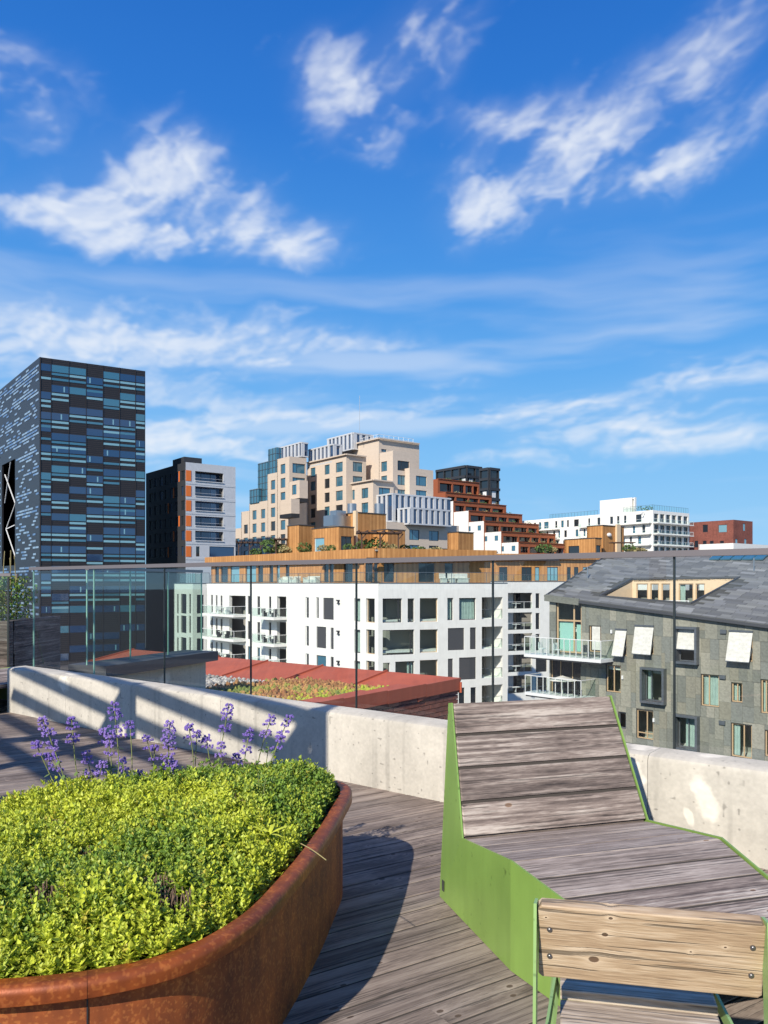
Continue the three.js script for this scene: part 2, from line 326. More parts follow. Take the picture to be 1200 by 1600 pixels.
// ---------------------------------------------------------------- grey apartment block with orange shutters
{
  const C = W(290, 165), b = building('apartment_block', 'grey panelled apartment block with orange shutters and stacked balconies', 'apartment building', C);
  const y1 = yAt(722, 165), K = block(b, C, alongTo(C, LV, 228), alongTo(C, RV, 368), GY, y1, M.charcoal, { matR: M.greyPanel, inset: 2.2 });
  const { L, R } = K, st = 3.09;
  const rows = [650, 725, 797, 872, 945, 1022].map((z) => 530 + z * .3167);
  rows.forEach((v, i) => {
    const [a0, yt] = R.at(305, v), [a1] = R.at(349, v), h = 1.95;
    if (i < 5) {
      R.hole([a0, yt - h, a1, yt]);
      const w = a1 - a0; for (let k = 0; k < 3; k++) R.put('window', bx(w / 3 - .12, h - .1, .05, a0 + w * (k + .5) / 3, yt - h / 2, 0), M.glassBlue, -1.9);
      R.put('balcony', [bx(w + .1, .16, .3, (a0 + a1) / 2, yt - h - .1, .0), bx(w + .1, .05, .05, (a0 + a1) / 2, yt - h + .55, .06)], M.greyPanel, .08);
    } else { R.win([a0 + .2, yt - 2.1, a0 + 1.0, yt], {}); R.win([a1 - 3.2, yt - 2.1, R.len - .3, yt + .1], { glass: M.glassBlue }); }
    const s0 = R.a(290.5), s1 = R.a(298.5);
    R.put('shutter', bx(s1 - s0, 2.2, .08, (s0 + s1) / 2, yt - 1.1, 0), M.orange, .05);
    R.put('band', bx(R.len, .5, .06, R.len / 2, yt - 2.55, 0), M.greyPanel, .03);
    const l0 = L.a(232);
    for (let k = 0; k < 7; k++) { const a = L.len - 2.2 - k * 2.9; if (a > 0) L.win([a, yt - 2.0, a + (hash(k, i) < .5 ? 1.1 : 1.9), yt], { glass: hash(k, i, 2) < .3 ? M.glassBlue : M.glassDark }); }
    L.put('shutter', bx(.5, 2.2, .06, L.len - 3.2 - 2.9 * (i % 3), yt - 1.0, 0), M.orange, .03);
  });
  L.build(); R.build();
  const pb = part('penthouse', prism([add2(add2(C, LV, 3), RV, 1), add2(add2(C, LV, 3), RV, 5), add2(add2(C, LV, 9), RV, 5), add2(add2(C, LV, 9), RV, 1)].map((p) => [p[0] - C[0], p[1] - C[1]]), y1 - .5, y1 + 1.6), M.charcoal, b); pb.position.y = -GY;
}
// ---------------------------------------------------------------- beige stepped block
{
  const C = W(541, 190), b = building('stone_block', 'beige stone stepped building with striped blue and white glass storeys', 'building', C);
  const z2 = (x, y) => [350 + x * .2917, 650 + y * .2917], lev = (k) => 30.7 - 3.42 * k;
  const wp = (f, u, k, w = 1.9, h = 2.35, o = {}) => { const a = f.a(u), y = lev(k); if (a - w / 2 < .25 || a + w / 2 > f.len - .2 || y > f.y1 - .3) return; f.win([a - w / 2, y - h, a + w / 2, y], { glass: hash(Math.round(u), k, 3) < .75 ? M.glassSky : M.glassDark, mull: w > 1.4 ? [.36] : [], fw: .1, back: .22, ...o }); };
  const fin = (k) => { k.L.build(); k.R.build(); return k; };
  // centre
  let K = pxBlock(b, 541, 190, 480, 572, 710, GY, M.beige);
  for (const u of [489, 511, 530]) for (let k = 0; k < 7; k++) if (!(k === 0 && u < 480)) wp(K.L, u, k, u > 525 ? 2.9 : 2.2);
  for (let k = 0; k < 4; k++) wp(K.R, 559, k, 2.9);
  fin(K);
  // tall block behind
  K = pxBlock(b, 592, 193, 551, 655, 685, GY, M.beige); for (const u of [600]) wp(K.R, u, -1, 1.6, .7); fin(K);
  K = pxBlock(b, 614, 188.5, 592, 648, 704, GY, M.beige);
  for (let k = 0; k < 5; k++) { wp(K.L, 600, k, 2.3); wp(K.R, 630.5, k, 3.6); } fin(K);
  K = pxBlock(b, 640, 189.5, 630, 677, 731, GY, M.beige);
  for (let k = 1; k < 5; k++) wp(K.R, 658.5, k, 3.4); fin(K);
  K = pxBlock(b, 583, 184.5, 540, 615, 750, GY, M.beige);
  for (let k = 2; k < 5; k++) { wp(K.L, 550, k, 2.2); wp(K.L, 570, k, 2.6); wp(K.R, 601, k, 3.4); } fin(K);
  // wings stepping down
  K = pxBlock(b, 452, 193, 433, 479, 713, GY, M.beige);
  for (let k = 0; k < 7; k++) { wp(K.L, 442, k, 2.3); if (k < 2) wp(K.R, 467, k, 3.6); } fin(K);
  const line = (u) => { const c = W(452, 193); return add2(c, LV, alongTo(c, LV, u)); };
  const step = (u1, u0, v, us) => { const P = line(u1), k = block(b, P, Math.hypot(line(u0)[0] - P[0], line(u0)[1] - P[1]), 9, GY, yAt(v, -P[1]), M.beige); for (const u of us) for (let q = 0; q < 8; q++) wp(k.L, u, q, 2.2); fin(k); return k; };
  step(432.9, 418, 738, [426.5]); step(417.9, 389.5, 782, [397.5, 411]); step(389.4, 377, 798, [384]); step(376.9, 366, 825, [371]);
  // projecting boxes with dark undersides
  const hang = (u, d, uL, uR, v0, v1, win) => {
    const c = W(u, d), l = alongTo(c, LV, uL), rr = alongTo(c, RV, uR), yb = yAt(v1, d), k = block(b, c, l, rr, yb, yAt(v0, d), M.beige, { core: M.beige }); if (win) k.L.win([k.L.len * .32, yAt(v0, d) - 3.2, k.L.len * .72, yAt(v0, d) - .9], { glass: M.glassSky, fw: .1, mull: [.4] }); fin(k);
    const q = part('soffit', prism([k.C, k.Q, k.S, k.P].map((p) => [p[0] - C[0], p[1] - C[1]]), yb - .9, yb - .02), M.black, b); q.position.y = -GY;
  };
  hang(468, 187.5, 451, 481, 750, 778, true); hang(455, 186, 437, 468, 779, 802, false);
  // striped storeys: pale fins in front of dark blue glass
  const stripes = (u, d, uL, uR, v0, v1) => {
    const c = W(u, d), k = block(b, c, alongTo(c, LV, uL), alongTo(c, RV, uR), yAt(v1, d), yAt(v0, d), M.glassBlue, { parapet: .05, roof: M.greyPanel }); fin(k);
    for (const f of [k.L, k.R]) { const g = [bx(f.len, .35, .3, f.len / 2, f.y1 - .1, 0), bx(f.len, .3, .3, f.len / 2, f.y0 + .1, 0)]; for (let a = .5; a < f.len; a += 1.75) g.push(bx(.62 + .3 * hash(Math.round(a * 10), 2), f.y1 - f.y0 - .5, .24, a, (f.y0 + f.y1) / 2, 0)); const q = f.put('fins', g, M.greyPanel, .13); q.userData.kind = 'stuff'; }
  };
  stripes(470, 200, 433, 481, 691, 713.5); stripes(520, 195, 483, 535, 694, 722); stripes(552, 199, 512, 582, 676, 702);
  stripes(612, 181, 541, 704, 771, 815); stripes(640, 178, 622, 704, 793, 819);
  // blue glass boxes on the shoulder
  for (const [u, d, uL, uR, v0, v1] of [[432, 199, 419, 440, 699, 740], [418, 203, 403, 426, 721, 785], [404, 204.5, 390, 414, 763, 785]]) {
    const c = W(u, d), k = fin(block(b, c, alongTo(c, LV, uL), alongTo(c, RV, uR), yAt(v1, d), yAt(v0, d), M.glassSky, { parapet: .05 }));
    for (const f of [k.L, k.R]) { const g = []; for (let a = .8; a < f.len; a += 1.5) g.push(bx(.08, f.y1 - f.y0, .1, a, (f.y0 + f.y1) / 2, 0)); for (let y = f.y0 + 1.7; y < f.y1; y += 1.7) g.push(bx(f.len, .08, .08, f.len / 2, y, 0)); const q = f.put('glazing_bars', g, M.frameGrey, .06); q.userData.kind = 'stuff'; }
  }
  // low storey in front
  K = pxBlock(b, 604, 176, 560, 717, 815, GY, M.beige);
  for (const u of [647.5, 678, 708]) for (let k = 3.98; k < 7; k++) wp(K.R, u, k, 3.0, 2.3); for (const u of [575, 590]) wp(K.L, u, 4, 2.2); fin(K);
  // cornice strips and rooftop rails
  for (const [u, d, uL, uR, v] of [[583, 184, 540, 615, 750], [592, 192.4, 551, 655, 685], [541, 189.5, 480, 572, 710]]) {
    const c = W(u, d), y = yAt(v, d); for (const [q, uu] of [[LV, uL], [RV, uR]]) { const e = add2(c, q, alongTo(c, q, uu)); const m = part('cornice', bar([c[0] - C[0], y + .05, c[1] - C[1]], [e[0] - C[0], y + .05, e[1] - C[1]], .5, .28), M.beige, b); m.position.y = -GY; }
  }
  { const c = W(592, 194), y = yAt(685, 193), e = add2(c, LV, 8), e2 = add2(c, RV, 11), g = []; for (const [p, q] of [[c, e], [c, e2]]) { for (const h of [.6, 1.2]) g.push(bar([p[0] - C[0], y + h, p[1] - C[1]], [q[0] - C[0], y + h, q[1] - C[1]], .07, .07)); for (let t = 0; t <= 1; t += .14) { const x = mix(p[0], q[0], t) - C[0], z = mix(p[1], q[1], t) - C[1]; g.push(bx(.07, 1.2, .07, x, y + .6, z)); } } const m = part('roof_rail', g, M.frameWhite, b); m.position.y = -GY; const an = part('antenna', bx(.1, 11, .1, 3, y + 5.5, -6), M.steel, b); an.position.y = -GY; }
}
// ---------------------------------------------------------------- rust coloured terraced block and dark glass tower behind it
{
  const C = W(708, 246), b = building('terraced_block', 'terraced block stepping down in rust coloured metal above white walls', 'apartment building', C);
  const terr = (u, d, uL, uR, vT, vB, matL, o = {}) => {
    const c = W(u, d), y1 = yAt(vT, d), k = block(b, c, alongTo(c, LV, uL), alongTo(c, RV, uR), GY, y1, matL, { matR: M.rust, inset: 1.4, parapet: .9, core: M.rust });
    const h = y1 - yAt(vB, d); let a = .9; const end = k.R.len - .7;
    while (a < end - 1) { const w = Math.min(end - a, 3.2 + 3 * hash(Math.round(u), Math.round(a))); k.R.hole([a, y1 - h + .15, a + w, y1 - 1.25]); k.R.put('window', bx(w, h - 1.4, .05, a + w / 2, y1 - 1.25 - (h - 1.4) / 2, 0), M.glassDark, -1.2); a += w + .6; }
    for (let i = 0; i < (o.w ?? 0); i++) k.L.win([k.L.len - 2.6 - i * 4.4, y1 - h * .8, k.L.len - 1.2 - i * 4.4, y1 - h * .8 + 1.5], { glass: M.glassSky, back: .1 });
    k.L.build(); k.R.build();
    k.R.put('parapet', bx(k.R.len, .12, .5, k.R.len / 2, y1 + .06, 0), M.rust, .05);
    for (let i = 0; i < 3; i++) { const a2 = k.R.len * (.25 + .25 * i + .1 * hash(i, Math.round(u))); k.R.put('planting', clump(1.1, .5, 40, Math.round(u) + i).translate(a2, y1 + .25, -.6), hash(i, Math.round(u), 4) < .6 ? M.leafFar : M.leafDry, 0); }
    return k;
  };
  terr(684, 262, 672, 749, 748, 768, M.rust); terr(696, 255, 676, 768, 769, 785, M.rust);
  terr(708, 246, 690, 791, 783, 799, M.white); terr(732, 241, 704, 816, 798, 815, M.white); terr(756, 236, 730, 842, 814, 832, M.white, { w: 2 });
  terr(783, 231, 750, 868, 830.5, 848, M.white, { w: 2 }); terr(810, 226, 758, 884, 847, 864, M.white, { w: 3 });
}
function clump(rx, ry, n, seed) {                                     // a loose mass of leaf-sized faces
  const r = rng(seed * 7 + 3), pos = [], q = new THREE.Vector3(), s = rx * .16;
  for (let i = 0; i < n; i++) {
    const th = r() * 6.283, ph = Math.acos(2 * r() - 1), k = Math.cbrt(.25 + .75 * r()); q.set(Math.sin(ph) * Math.cos(th) * rx * k, Math.cos(ph) * ry * k, Math.sin(ph) * Math.sin(th) * rx * k);
    const a = new THREE.Vector3(r() - .5, r() - .5, r() - .5).normalize().multiplyScalar(s), c = new THREE.Vector3(r() - .5, r() - .5, r() - .5).normalize().multiplyScalar(s);
    pos.push(q.x - a.x, q.y - a.y, q.z - a.z, q.x + c.x, q.y + c.y, q.z + c.z, q.x + a.x, q.y + a.y, q.z + a.z, q.x - a.x, q.y - a.y, q.z - a.z, q.x + a.x, q.y + a.y, q.z + a.z, q.x - c.x, q.y - c.y, q.z - c.z);
  }
  const g = new THREE.BufferGeometry(); g.setAttribute('position', new THREE.Float32BufferAttribute(pos, 3)); g.setAttribute('uv', new THREE.Float32BufferAttribute(new Float32Array(pos.length / 3 * 2), 2)); g.computeVertexNormals(); return g;
}
{
  const C = W(724, 290), b = building('glass_tower', 'black framed glass tower with white inner walls beyond the rust coloured terraces', 'building', C);
  for (const [u, d, uL, uR, vT] of [[728, 290, 682, 752, 727.5], [764, 284, 750, 780, 731]]) {
    const k = block(b, W(u, d), alongTo(W(u, d), LV, uL), alongTo(W(u, d), RV, uR), GY, yAt(vT, d), M.glassDark, { roof: M.charcoal, parapet: .1 }); k.L.build(); k.R.build();
    for (const f of [k.L, k.R]) {
      const g = []; for (let y = f.y1 - .3; y > 20; y -= 3.6) g.push(bx(f.len, .9, .5, f.len / 2, y, 0)); for (let a = .3; a < f.len; a += 4.2) g.push(bx(.35, f.y1 - 18, .4, a, (f.y1 + 18) / 2, 0));
      f.put('frame', g, M.charcoal, .3);
      let n = 0; for (let y = f.y1 - 2.1; y > 24; y -= 3.6) for (let a = 1.2; a < f.len - 2; a += 4.2) if (hash(Math.round(a), Math.round(y), 7) < .45) { f.put('blind', bx(1.8, 2.2, .06, a + 1.2, y, 0), M.frameWhite, .06); n++; }
    }
  }
}
// ---------------------------------------------------------------- white far block with balconies, brick block beside it
{
  const C = W(1020, 220), b = building('white_apartment_block', 'long white apartment block with glass balconies and a white rooftop box', 'apartment building', C), y1 = yAt(797, 220);
  const k = block(b, C, alongTo(C, LV, 812), alongTo(C, RV, 1077), GY, y1, M.whiteFar, { inset: 1.5, core: M.room });
  for (let s = 0; s < 4; s++) {
    const yt = y1 - .9 - s * 3.05;
    for (let a = 1.0, i = 0; a < k.L.len - 3; i++) { const w = [1.0, .7, 1.8, .8][Math.floor(4 * hash(i, s, 3))]; if (a + w > k.L.len - .4) break; k.L.win([a, yt - 2.1, a + w, yt], { glass: hash(i, s) < .35 ? M.glassSky : M.glassDark, back: .2 }); a += w + 1.1 + 2.4 * hash(i, s, 5); }
    for (let a = .6, i = 0; a < k.R.len - 2.6; i++) { k.R.win([a, yt - 2.2, a + 2.1, yt], { glass: M.glassDark, back: .3, mull: [.5] }); a += 2.9; }
    railing(k.R, .1, k.R.len - .1, yt - 2.55, 1.05, 1.4, { ends: 1.3, step: 2 }); k.R.put('balcony', bx(k.R.len, .22, 1.5, k.R.len / 2, yt - 2.65, .75), M.whiteFar);
    for (const [p, q] of [[.12, .34], [.5, .62], [.78, .995]]) { railing(k.L, k.L.len * p, k.L.len * q, yt - 2.5, 1.0, 1.2, { ends: 1.1, step: 2.2 }); k.L.put('balcony', bx(k.L.len * (q - p), .2, 1.25, k.L.len * (p + q) / 2, yt - 2.6, .62), M.whiteFar); }
  }
  k.L.build(); k.R.build();
  railing(k.L, k.L.len * .25, k.L.len * .62, y1, 1.3, -.3, { post: M.frameGrey }); railing(k.R, .1, k.R.len - .1, y1, 1.5, -.3, { post: M.frameGrey }); railing(k.L, k.L.len * .8, k.L.len - .1, y1, 1.5, -.3, { post: M.frameGrey });
  const c2 = add2(add2(C, LV, 7), RV, 2), k2 = block(b, c2, alongTo(c2, LV, 941), alongTo(c2, RV, 990), y1 - .6, yAt(777.5, -c2[1]), M.whiteFar, { core: M.whiteFar }); k2.L.build(); k2.R.build();
  k.R.put('roof_planting', [clump(1.3, .7, 60, 9).translate(1.0, y1 + .6, -2), clump(1.0, .5, 40, 10).translate(-2.4, y1 + .5, -2.4)], M.leafFar, 0);
}
{
  const C = W(1146, 232), b = building('brick_block', 'low red brick block with few narrow windows beside the white apartments', 'building', C);
  const k = block(b, C, alongTo(C, LV, 1077), alongTo(C, RV, 1176), GY, yAt(812, 232), M.brickFar, { roof: M.charcoal });
  for (const u of [1088, 1101, 1112, 1128]) { const [a, y] = k.L.at(u, 845); k.L.win([a - .6, y - 2, a + .6, y], {}); }
  for (const [u, w] of [[1102, .8], [1129, 1.3]]) { const [a, y] = k.L.at(u, 820); k.L.win([a - w, y - 2.2, a + w, y], { glass: w > 1 ? M.glassTeal : M.glassDark }); }
  for (const [u, v] of [[1163, 818], [1151, 842], [1165, 842]]) { const [a, y] = k.R.at(u, v); k.R.win([a - .7, y - 2.2, a + .7, y], { glass: M.glassTeal }); }
  k.L.build(); k.R.build();
}
{
  const C = W(1146, 190), b = building('low_white_building', 'low flat roofed white building in front of the red brick block', 'building', C);
  const k = block(b, C, 9, 26, GY, yAt(848.5, 190), M.whiteFar); for (let a = 2; a < 22; a += 3.4) k.R.win([a, k.R.y1 - 3.4, a + 1.6, k.R.y1 - 1.6], {}); for (let a = 1.5; a < 7; a += 3) k.L.win([a, k.L.y1 - 3.2, a + 1.3, k.L.y1 - 1.5], {}); k.L.build(); k.R.build();
}
// ---------------------------------------------------------------- the white apartment house across, with its timber top storey
{
  const C = W(591, 75.5), lv = [-.64, -.77], Rend = W(793, 81), rl = Math.hypot(Rend[0] - C[0], Rend[1] - C[1]), rv = [(Rend[0] - C[0]) / rl, (Rend[1] - C[1]) / rl];
  const b = building('white_house', 'white rendered apartment house with large square windows and a timber top storey', 'apartment building', C);
  const y1 = yAt(911.5, 75.5), k = block(b, C, alongTo(C, lv, 322), rl, GY, y1, M.white, { lv, rv, inset: 2.6, core: M.room, parapet: .35, th: .4 });
  const { L, R } = k, z7 = (x) => 520 + x * .2833, z7y = (y) => 860 + y * .2833, z6 = (x) => 260 + x * .25, z6y = (y) => 860 + y * .25;
  const r7 = (f, x0, y0, x1, yb, o) => f.win(f.rect(z7(x0), z7y(y0), z7(x1), z7y(yb)), o), r6 = (x0, y0, x1, yb, o) => L.win(L.rect(z6(x0), z6y(y0), z6(x1), z6y(yb)), o);
  const clear = { glass: M.glassClear, back: .25 }, wood = { ...clear, frame: M.frameWood, fw: .06 };
  // storey floors that show behind the glass
  for (let s = 0; s < 6; s++) { const y = y1 - .55 - s * 2.95, q = part('floor_slab', prism([add2(add2(C, rv, .42), lv, .42), add2(add2(C, rv, rl - .1), lv, .42), add2(add2(add2(C, rv, rl - .1), lv, 2.5), rv, 0), add2(add2(C, rv, 2.5), lv, 2.5)].map((p) => [p[0] - C[0], p[1] - C[1]]), y - .2, y), M.white, b); q.position.y = -GY; }
  r7(R, 275, 265, 382, 398, { ...clear, mull: [.85] }); r7(R, 413, 265, 450, 396, { ...clear, mull: [.5] }); r7(R, 480, 263, 580, 393, wood);
  r7(R, 632, 262, 665, 385, { ...clear, curtain: .9 }); r7(R, 697, 262, 790, 383, { ...clear, curtain: 1 });
  r7(R, 275, 438, 450, 576, { ...clear, mull: [.9] }); r7(R, 480, 436, 580, 563, wood); r7(R, 635, 428, 725, 550, { blind: 1 }); r7(R, 757, 425, 790, 545, { blind: 1 });
  r7(R, 277, 620, 315, 750, clear); r7(R, 345, 612, 450, 750, { ...clear, mull: [.8], curtain: .3, curtainAt: 0 }); r7(R, 480, 604, 580, 740, wood); r7(R, 635, 597, 663, 712, { blind: 1 }); r7(R, 697, 590, 790, 712, { blind: 1 });
  r7(R, 695, 757, 727, 870, {}); r7(R, 760, 755, 790, 870, {}); for (const [a, c] of [[275, 450], [480, 580]]) r7(R, a, 775, c, 900, clear);
  for (const [t, bt] of [[258, 378], [420, 542], [582, 703], [742, 860]]) { const q = R.rect(z7(822), z7y(t), z7(937), z7y(bt)); R.hole(q); railing(R, q[0], q[2], q[1] + .02, .95, -.1, { post: M.frameGrey, step: 3 }); R.put('door', bx((q[2] - q[0]) * .55, q[3] - q[1] - .1, .06, mix(q[0], q[2], .36), (q[1] + q[3]) / 2, 0), M.glassDark, -2.3); }
  // side going back
  for (const [t, bt] of [[265, 392], [437, 566], [610, 740]]) { r7(L, 118, t, 151, bt, { ...clear, curtain: .5 }); r7(L, 183, t, 231, bt + 6, { ...wood }); }
  for (const [x0, x1, rows] of [[870, 890, [[293, 425], [472, 600], [645, 745]]], [935, 952, [[293, 428]]], [980, 1045, [[297, 432]]], [938, 998, [[477, 610], [657, 780]]], [1026, 1045, [[483, 617], [665, 790]]], [640, 655, [[288, 400], [450, 570], [615, 725]]], [568, 585, [[287, 403], [448, 565], [607, 715]]], [508, 528, [[285, 398], [442, 555], [600, 700]]], [278, 290, [[278, 385], [420, 525], [572, 660]]], [308, 319, [[280, 388], [424, 530], [574, 660]]], [338, 350, [[282, 390], [426, 532], [576, 660]]]])
    rows.forEach(([t, bt], i) => r6(x0, t, x1, bt, (x0 === 938 || x1 === 1045) && i + (rows.length < 3 ? 1 : 0) === 1 ? { blind: 1 } : x0 === 870 || x0 === 935 ? { glass: M.glassDark, frame: M.frameWhite } : { glass: hash(x0, i) < .3 ? M.glassSky : M.glassDark }));
  for (const [x0, x1, rows] of [[690, 749, [[288, 415], [448, 580], [615, 730]]], [392, 495, [[283, 398], [428, 548], [588, 690]]]]) rows.forEach(([t, bt]) => {
    const q = L.rect(z6(x0), z6y(t), z6(x1), z6y(bt)); L.hole(q);
    const w = q[2] - q[0]; L.put('door', bx(w * .42, q[3] - q[1] - .06, .06, mix(q[0], q[2], .32), (q[1] + q[3]) / 2, 0), M.glassDark, -2.2); L.put('curtain', wavy(w * .3, q[3] - q[1] - .1, mix(q[0], q[2], .75), (q[1] + q[3]) / 2), M.curtain, -2.1);
    const e0 = q[0] - (x0 < 500 ? 4.2 : 2.6), e1 = q[2] + .15; L.put('balcony', bx(e1 - e0, .28, 1.7, (e0 + e1) / 2, q[1] - .15, .85), M.white); railing(L, e0, e1, q[1] - .02, 1.0, 1.62, { ends: 1.6, step: 2.4, post: M.frameWhite });
    L.place('balcony_table', [bx(1.2, .05, .7, (e0 + e1) / 2, q[1] + .72, 0), bx(.1, .72, .1, (e0 + e1) / 2, q[1] + .36, 0)], M.frameWhite, .8, 'small white table on a balcony of the white house', 'table', 'tables on the balconies of the white house');
    for (const s of [-1, 1]) L.place('balcony_armchair', [bx(.5, .06, .5, (e0 + e1) / 2 + s, q[1] + .42, 0), bx(.06, .45, .5, (e0 + e1) / 2 + s * 1.25, q[1] + .65, 0), bx(.4, .4, .4, (e0 + e1) / 2 + s, q[1] + .2, 0)], (x0 + t) % 2 ? M.frameWhite : M.frameDark, .8, (x0 + t) % 2 ? 'pale armchair on a balcony of the white house' : 'dark armchair on a balcony of the white house', 'chair', 'armchairs on the balconies of the white house');
  });
  for (const y of [320, 512, 700]) { const [a, yy] = L.at(z6(1078), z6y(y)); L.put('wall_lamp', [bx(.34, .12, .22, a, yy + .12, .11), bx(.12, .3, .1, a - .05, yy, .05), bx(.3, .1, .18, a + .04, yy - .18, .09)], M.frameDark, .01); }
  L.build(); R.build();
  // coping and terrace railing
  for (const f of [L, R]) { f.put('coping', bx(f.len, .07, .5, f.len / 2, y1 + .035, -.2), M.frameGrey, 0); railing(f, .1, f.len - .1, y1 + .07, 1.0, -.55, { post: M.frameGrey, step: 2.0 }); }
  // timber storey, set back
  const T = add2(add2(C, lv, 2.6), rv, 1.8), tl = alongTo(T, lv, 330), tr = 12.6, yT = yAt(873, -T[1]) , yR = yAt(857.5, -T[1]);
  const kt = block(b, T, tl, tr, y1, yT, M.timber, { lv, rv, inset: .6, parapet: .02, th: .3, core: M.room, roof: M.timber });
  const tw = (f, u0, u1, o = {}, v0 = 880) => { const q = f.rect(u0, v0, u1, 909); f.win([q[0], y1 + .12, q[2], Math.min(yT - .25, q[3])], { glass: M.glassDark, ...o }); };
  for (const [u0, u1] of [[336, 342], [345, 356], [360, 374], [384, 400], [403, 411], [421, 427], [432, 437], [446, 452], [506, 513.5], [514.5, 521], [537, 551]]) tw(kt.L, u0, u1, { glass: hash(u0, 1) < .3 ? M.glassTeal : M.glassDark });
  for (const [u0, u1, o] of [[571, 583, { mull: [.5] }], [584.5, 598, {}], [600, 616, { mull: [.45] }], [654, 679, { mull: [.5] }], [695, 708, {}]]) tw(kt.R, u0, u1, o);
  kt.L.build(); kt.R.build();
  for (const f of [kt.L, kt.R]) {
    f.put('fascia', bx(f.len + (f === kt.R ? .6 : .6), yR - yT - .0, .3, f.len / 2 + (f === kt.R ? -.3 : .3) * 0, (yT + yR) / 2 + .02, 0), M.timber, .62);
    f.put('soffit', bx(f.len, .06, .9, f.len / 2, yT + .01, .2), M.timberPale, 0);
  }
  const fl = kt.L.rect(507, 868, 565, 873); kt.L.put('awning_box', bx(fl[2] - fl[0], .22, .3, (fl[0] + fl[2]) / 2, yT - .05, 0), M.frameDark, .9);
  const fr = kt.R.rect(568, 868, 735, 873); kt.R.put('awning_box', bx(Math.min(kt.R.len, fr[2]) - fr[0], .22, .3, (fr[0] + Math.min(kt.R.len, fr[2])) / 2, yT - .05, 0), M.frameDark, .9);
  const rf = part('roof', prism([add2(add2(T, lv, -.7), rv, -.7), add2(add2(T, lv, -.7), rv, tr + .3), add2(add2(T, lv, tl), rv, tr + .3), add2(add2(T, lv, tl), rv, -.7)].map((p) => [p[0] - C[0], p[1] - C[1]]), yR - .25, yR - .1), M.roofGrey, b); rf.position.y = -GY;
  for (const [u, w, m] of [[447, 2.2, 1], [462, 1.4, 1], [488, 2.4, 1]]) { const a = L.a(u, -1.5); L.place('terrace_sofa', [bx(w, .35, .8, a, y1 + .25, 0), bx(w, .35, .18, a, y1 + .6, -.31), bx(.16, .25, .8, a - w / 2 + .08, y1 + .55, .02), bx(.16, .25, .8, a + w / 2 - .08, y1 + .55, .02)], M.screen, -1.5, 'cream sofa on the roof terrace outside the timber storey', 'sofa', 'sofas on the timber terrace'); }
  for (const [u, w] of [[693, .7], [706, .7], [722, 1.5]]) { const a = R.a(u, -1.2); R.place('terrace_chair', [bx(w, .06, .6, a, y1 + .5, 0), bx(w, .5, .06, a, y1 + .75, -.28), bx(w * .8, .42, .5, a, y1 + .25, 0)], M.screen, -1.2, 'pale garden chair behind the roof railing of the white house', 'chair', 'garden chairs on the white house roof'); }
  // timber boxes on the roof
  const tb = (u, d, uL, uR, v0, y0 = yR - .2, win) => { const c = W(u, d), q = block(b, c, alongTo(c, lv, uL), alongTo(c, [.77, -.64], uR), y0, yAt(v0, d), M.timber, { lv, rv: [.77, -.64], core: M.room, parapet: .1, th: .2, inset: .3 }); if (win) win(q); q.L.build(); q.R.build(); for (const f of [q.L, q.R]) f.put('coping', bx(f.len + .1, .08, .3, f.len / 2, f.y1 + .04, -.08), M.roofEdge); return q; };
  tb(467, 95, 449, 491, 820.5); tb(530, 88, 487, 553, 823, yR - .2, (q) => { const w = q.L.rect(491, 840.5, 506.5, 860); q.L.win([w[0], yR + .1, w[2], w[3]], { glass: M.glassTeal, frame: M.frameWhite }); const d2 = q.R.rect(533, 838, 550, 862); q.R.win([d2[0], yR + .1, Math.min(d2[2], q.R.len - .1), d2[3]], { mull: [.5] }); });
  const big = tb(560, 91, 531, 603, 801); tb(606, 90, 580, 633, 827.5); tb(716, 90, 699, 740, 831.5);
  tb(690, 95, 640, 700, 858);
  { const [a, y] = [0, 0]; big.L.put('chimney', bx(.55, yAt(800, 91) - yR + .3, .3, big.L.len - .3, (yAt(800, 91) + yR) / 2, 0), M.timberPale, .2); }
  const vent = W(527, 92); { const y = yAt(824, 92), g = part('vent_unit', [bx(2.6, 1.2, 1.8, 0, y + .7, 0), bx(1.4, .6, 1.2, .1, y + 1.6, 0)], M.steel, b, [vent[0] - C[0], -GY, vent[1] - C[1]]); g.rotation.y = .7; }
  const vent2 = W(571, 95); { const y = yAt(801, 95); for (const s of [-1, 1]) part('vent_pipe', new THREE.CylinderGeometry(.55, .55, 1.3, 14).translate(s * 1.6, y + .4, 0), M.steel, b, [vent2[0] - C[0], -GY, vent2[1] - C[1]]); }
  for (const [u, d, v, rx, ry, mat] of [[424, 98, 853, 1.4, .9, M.leafFar], [438, 98, 858, 1.3, .6, M.leafDry], [452, 97, 859, 1.2, .5, M.leafDry], [476, 95, 856, 1.0, .7, M.leafFar], [568, 84, 853, .8, .7, M.leafFar], [588, 84, 852, 1.0, .9, M.leafFar], [598, 84, 854, .7, .6, M.leafDry], [632, 86, 858, .7, .5, M.leafFar], [505, 86, 857, .7, .4, M.leafDry], [518, 85, 857, .5, .4, M.leafFar], [545, 83, 856, .6, .5, M.leafFar], [612, 84, 856, .8, .4, M.leafDry], [655, 86, 859, .8, .35, M.leafFar], [680, 88, 860, .9, .35, M.leafDry], [400, 99, 862, .8, .4, M.leafFar]]) { const p = W(u, d); part('planting', clump(rx, ry, 160, u).translate(0, yAt(v, d), 0), mat, b, [p[0] - C[0], -GY, p[1] - C[1]]); }
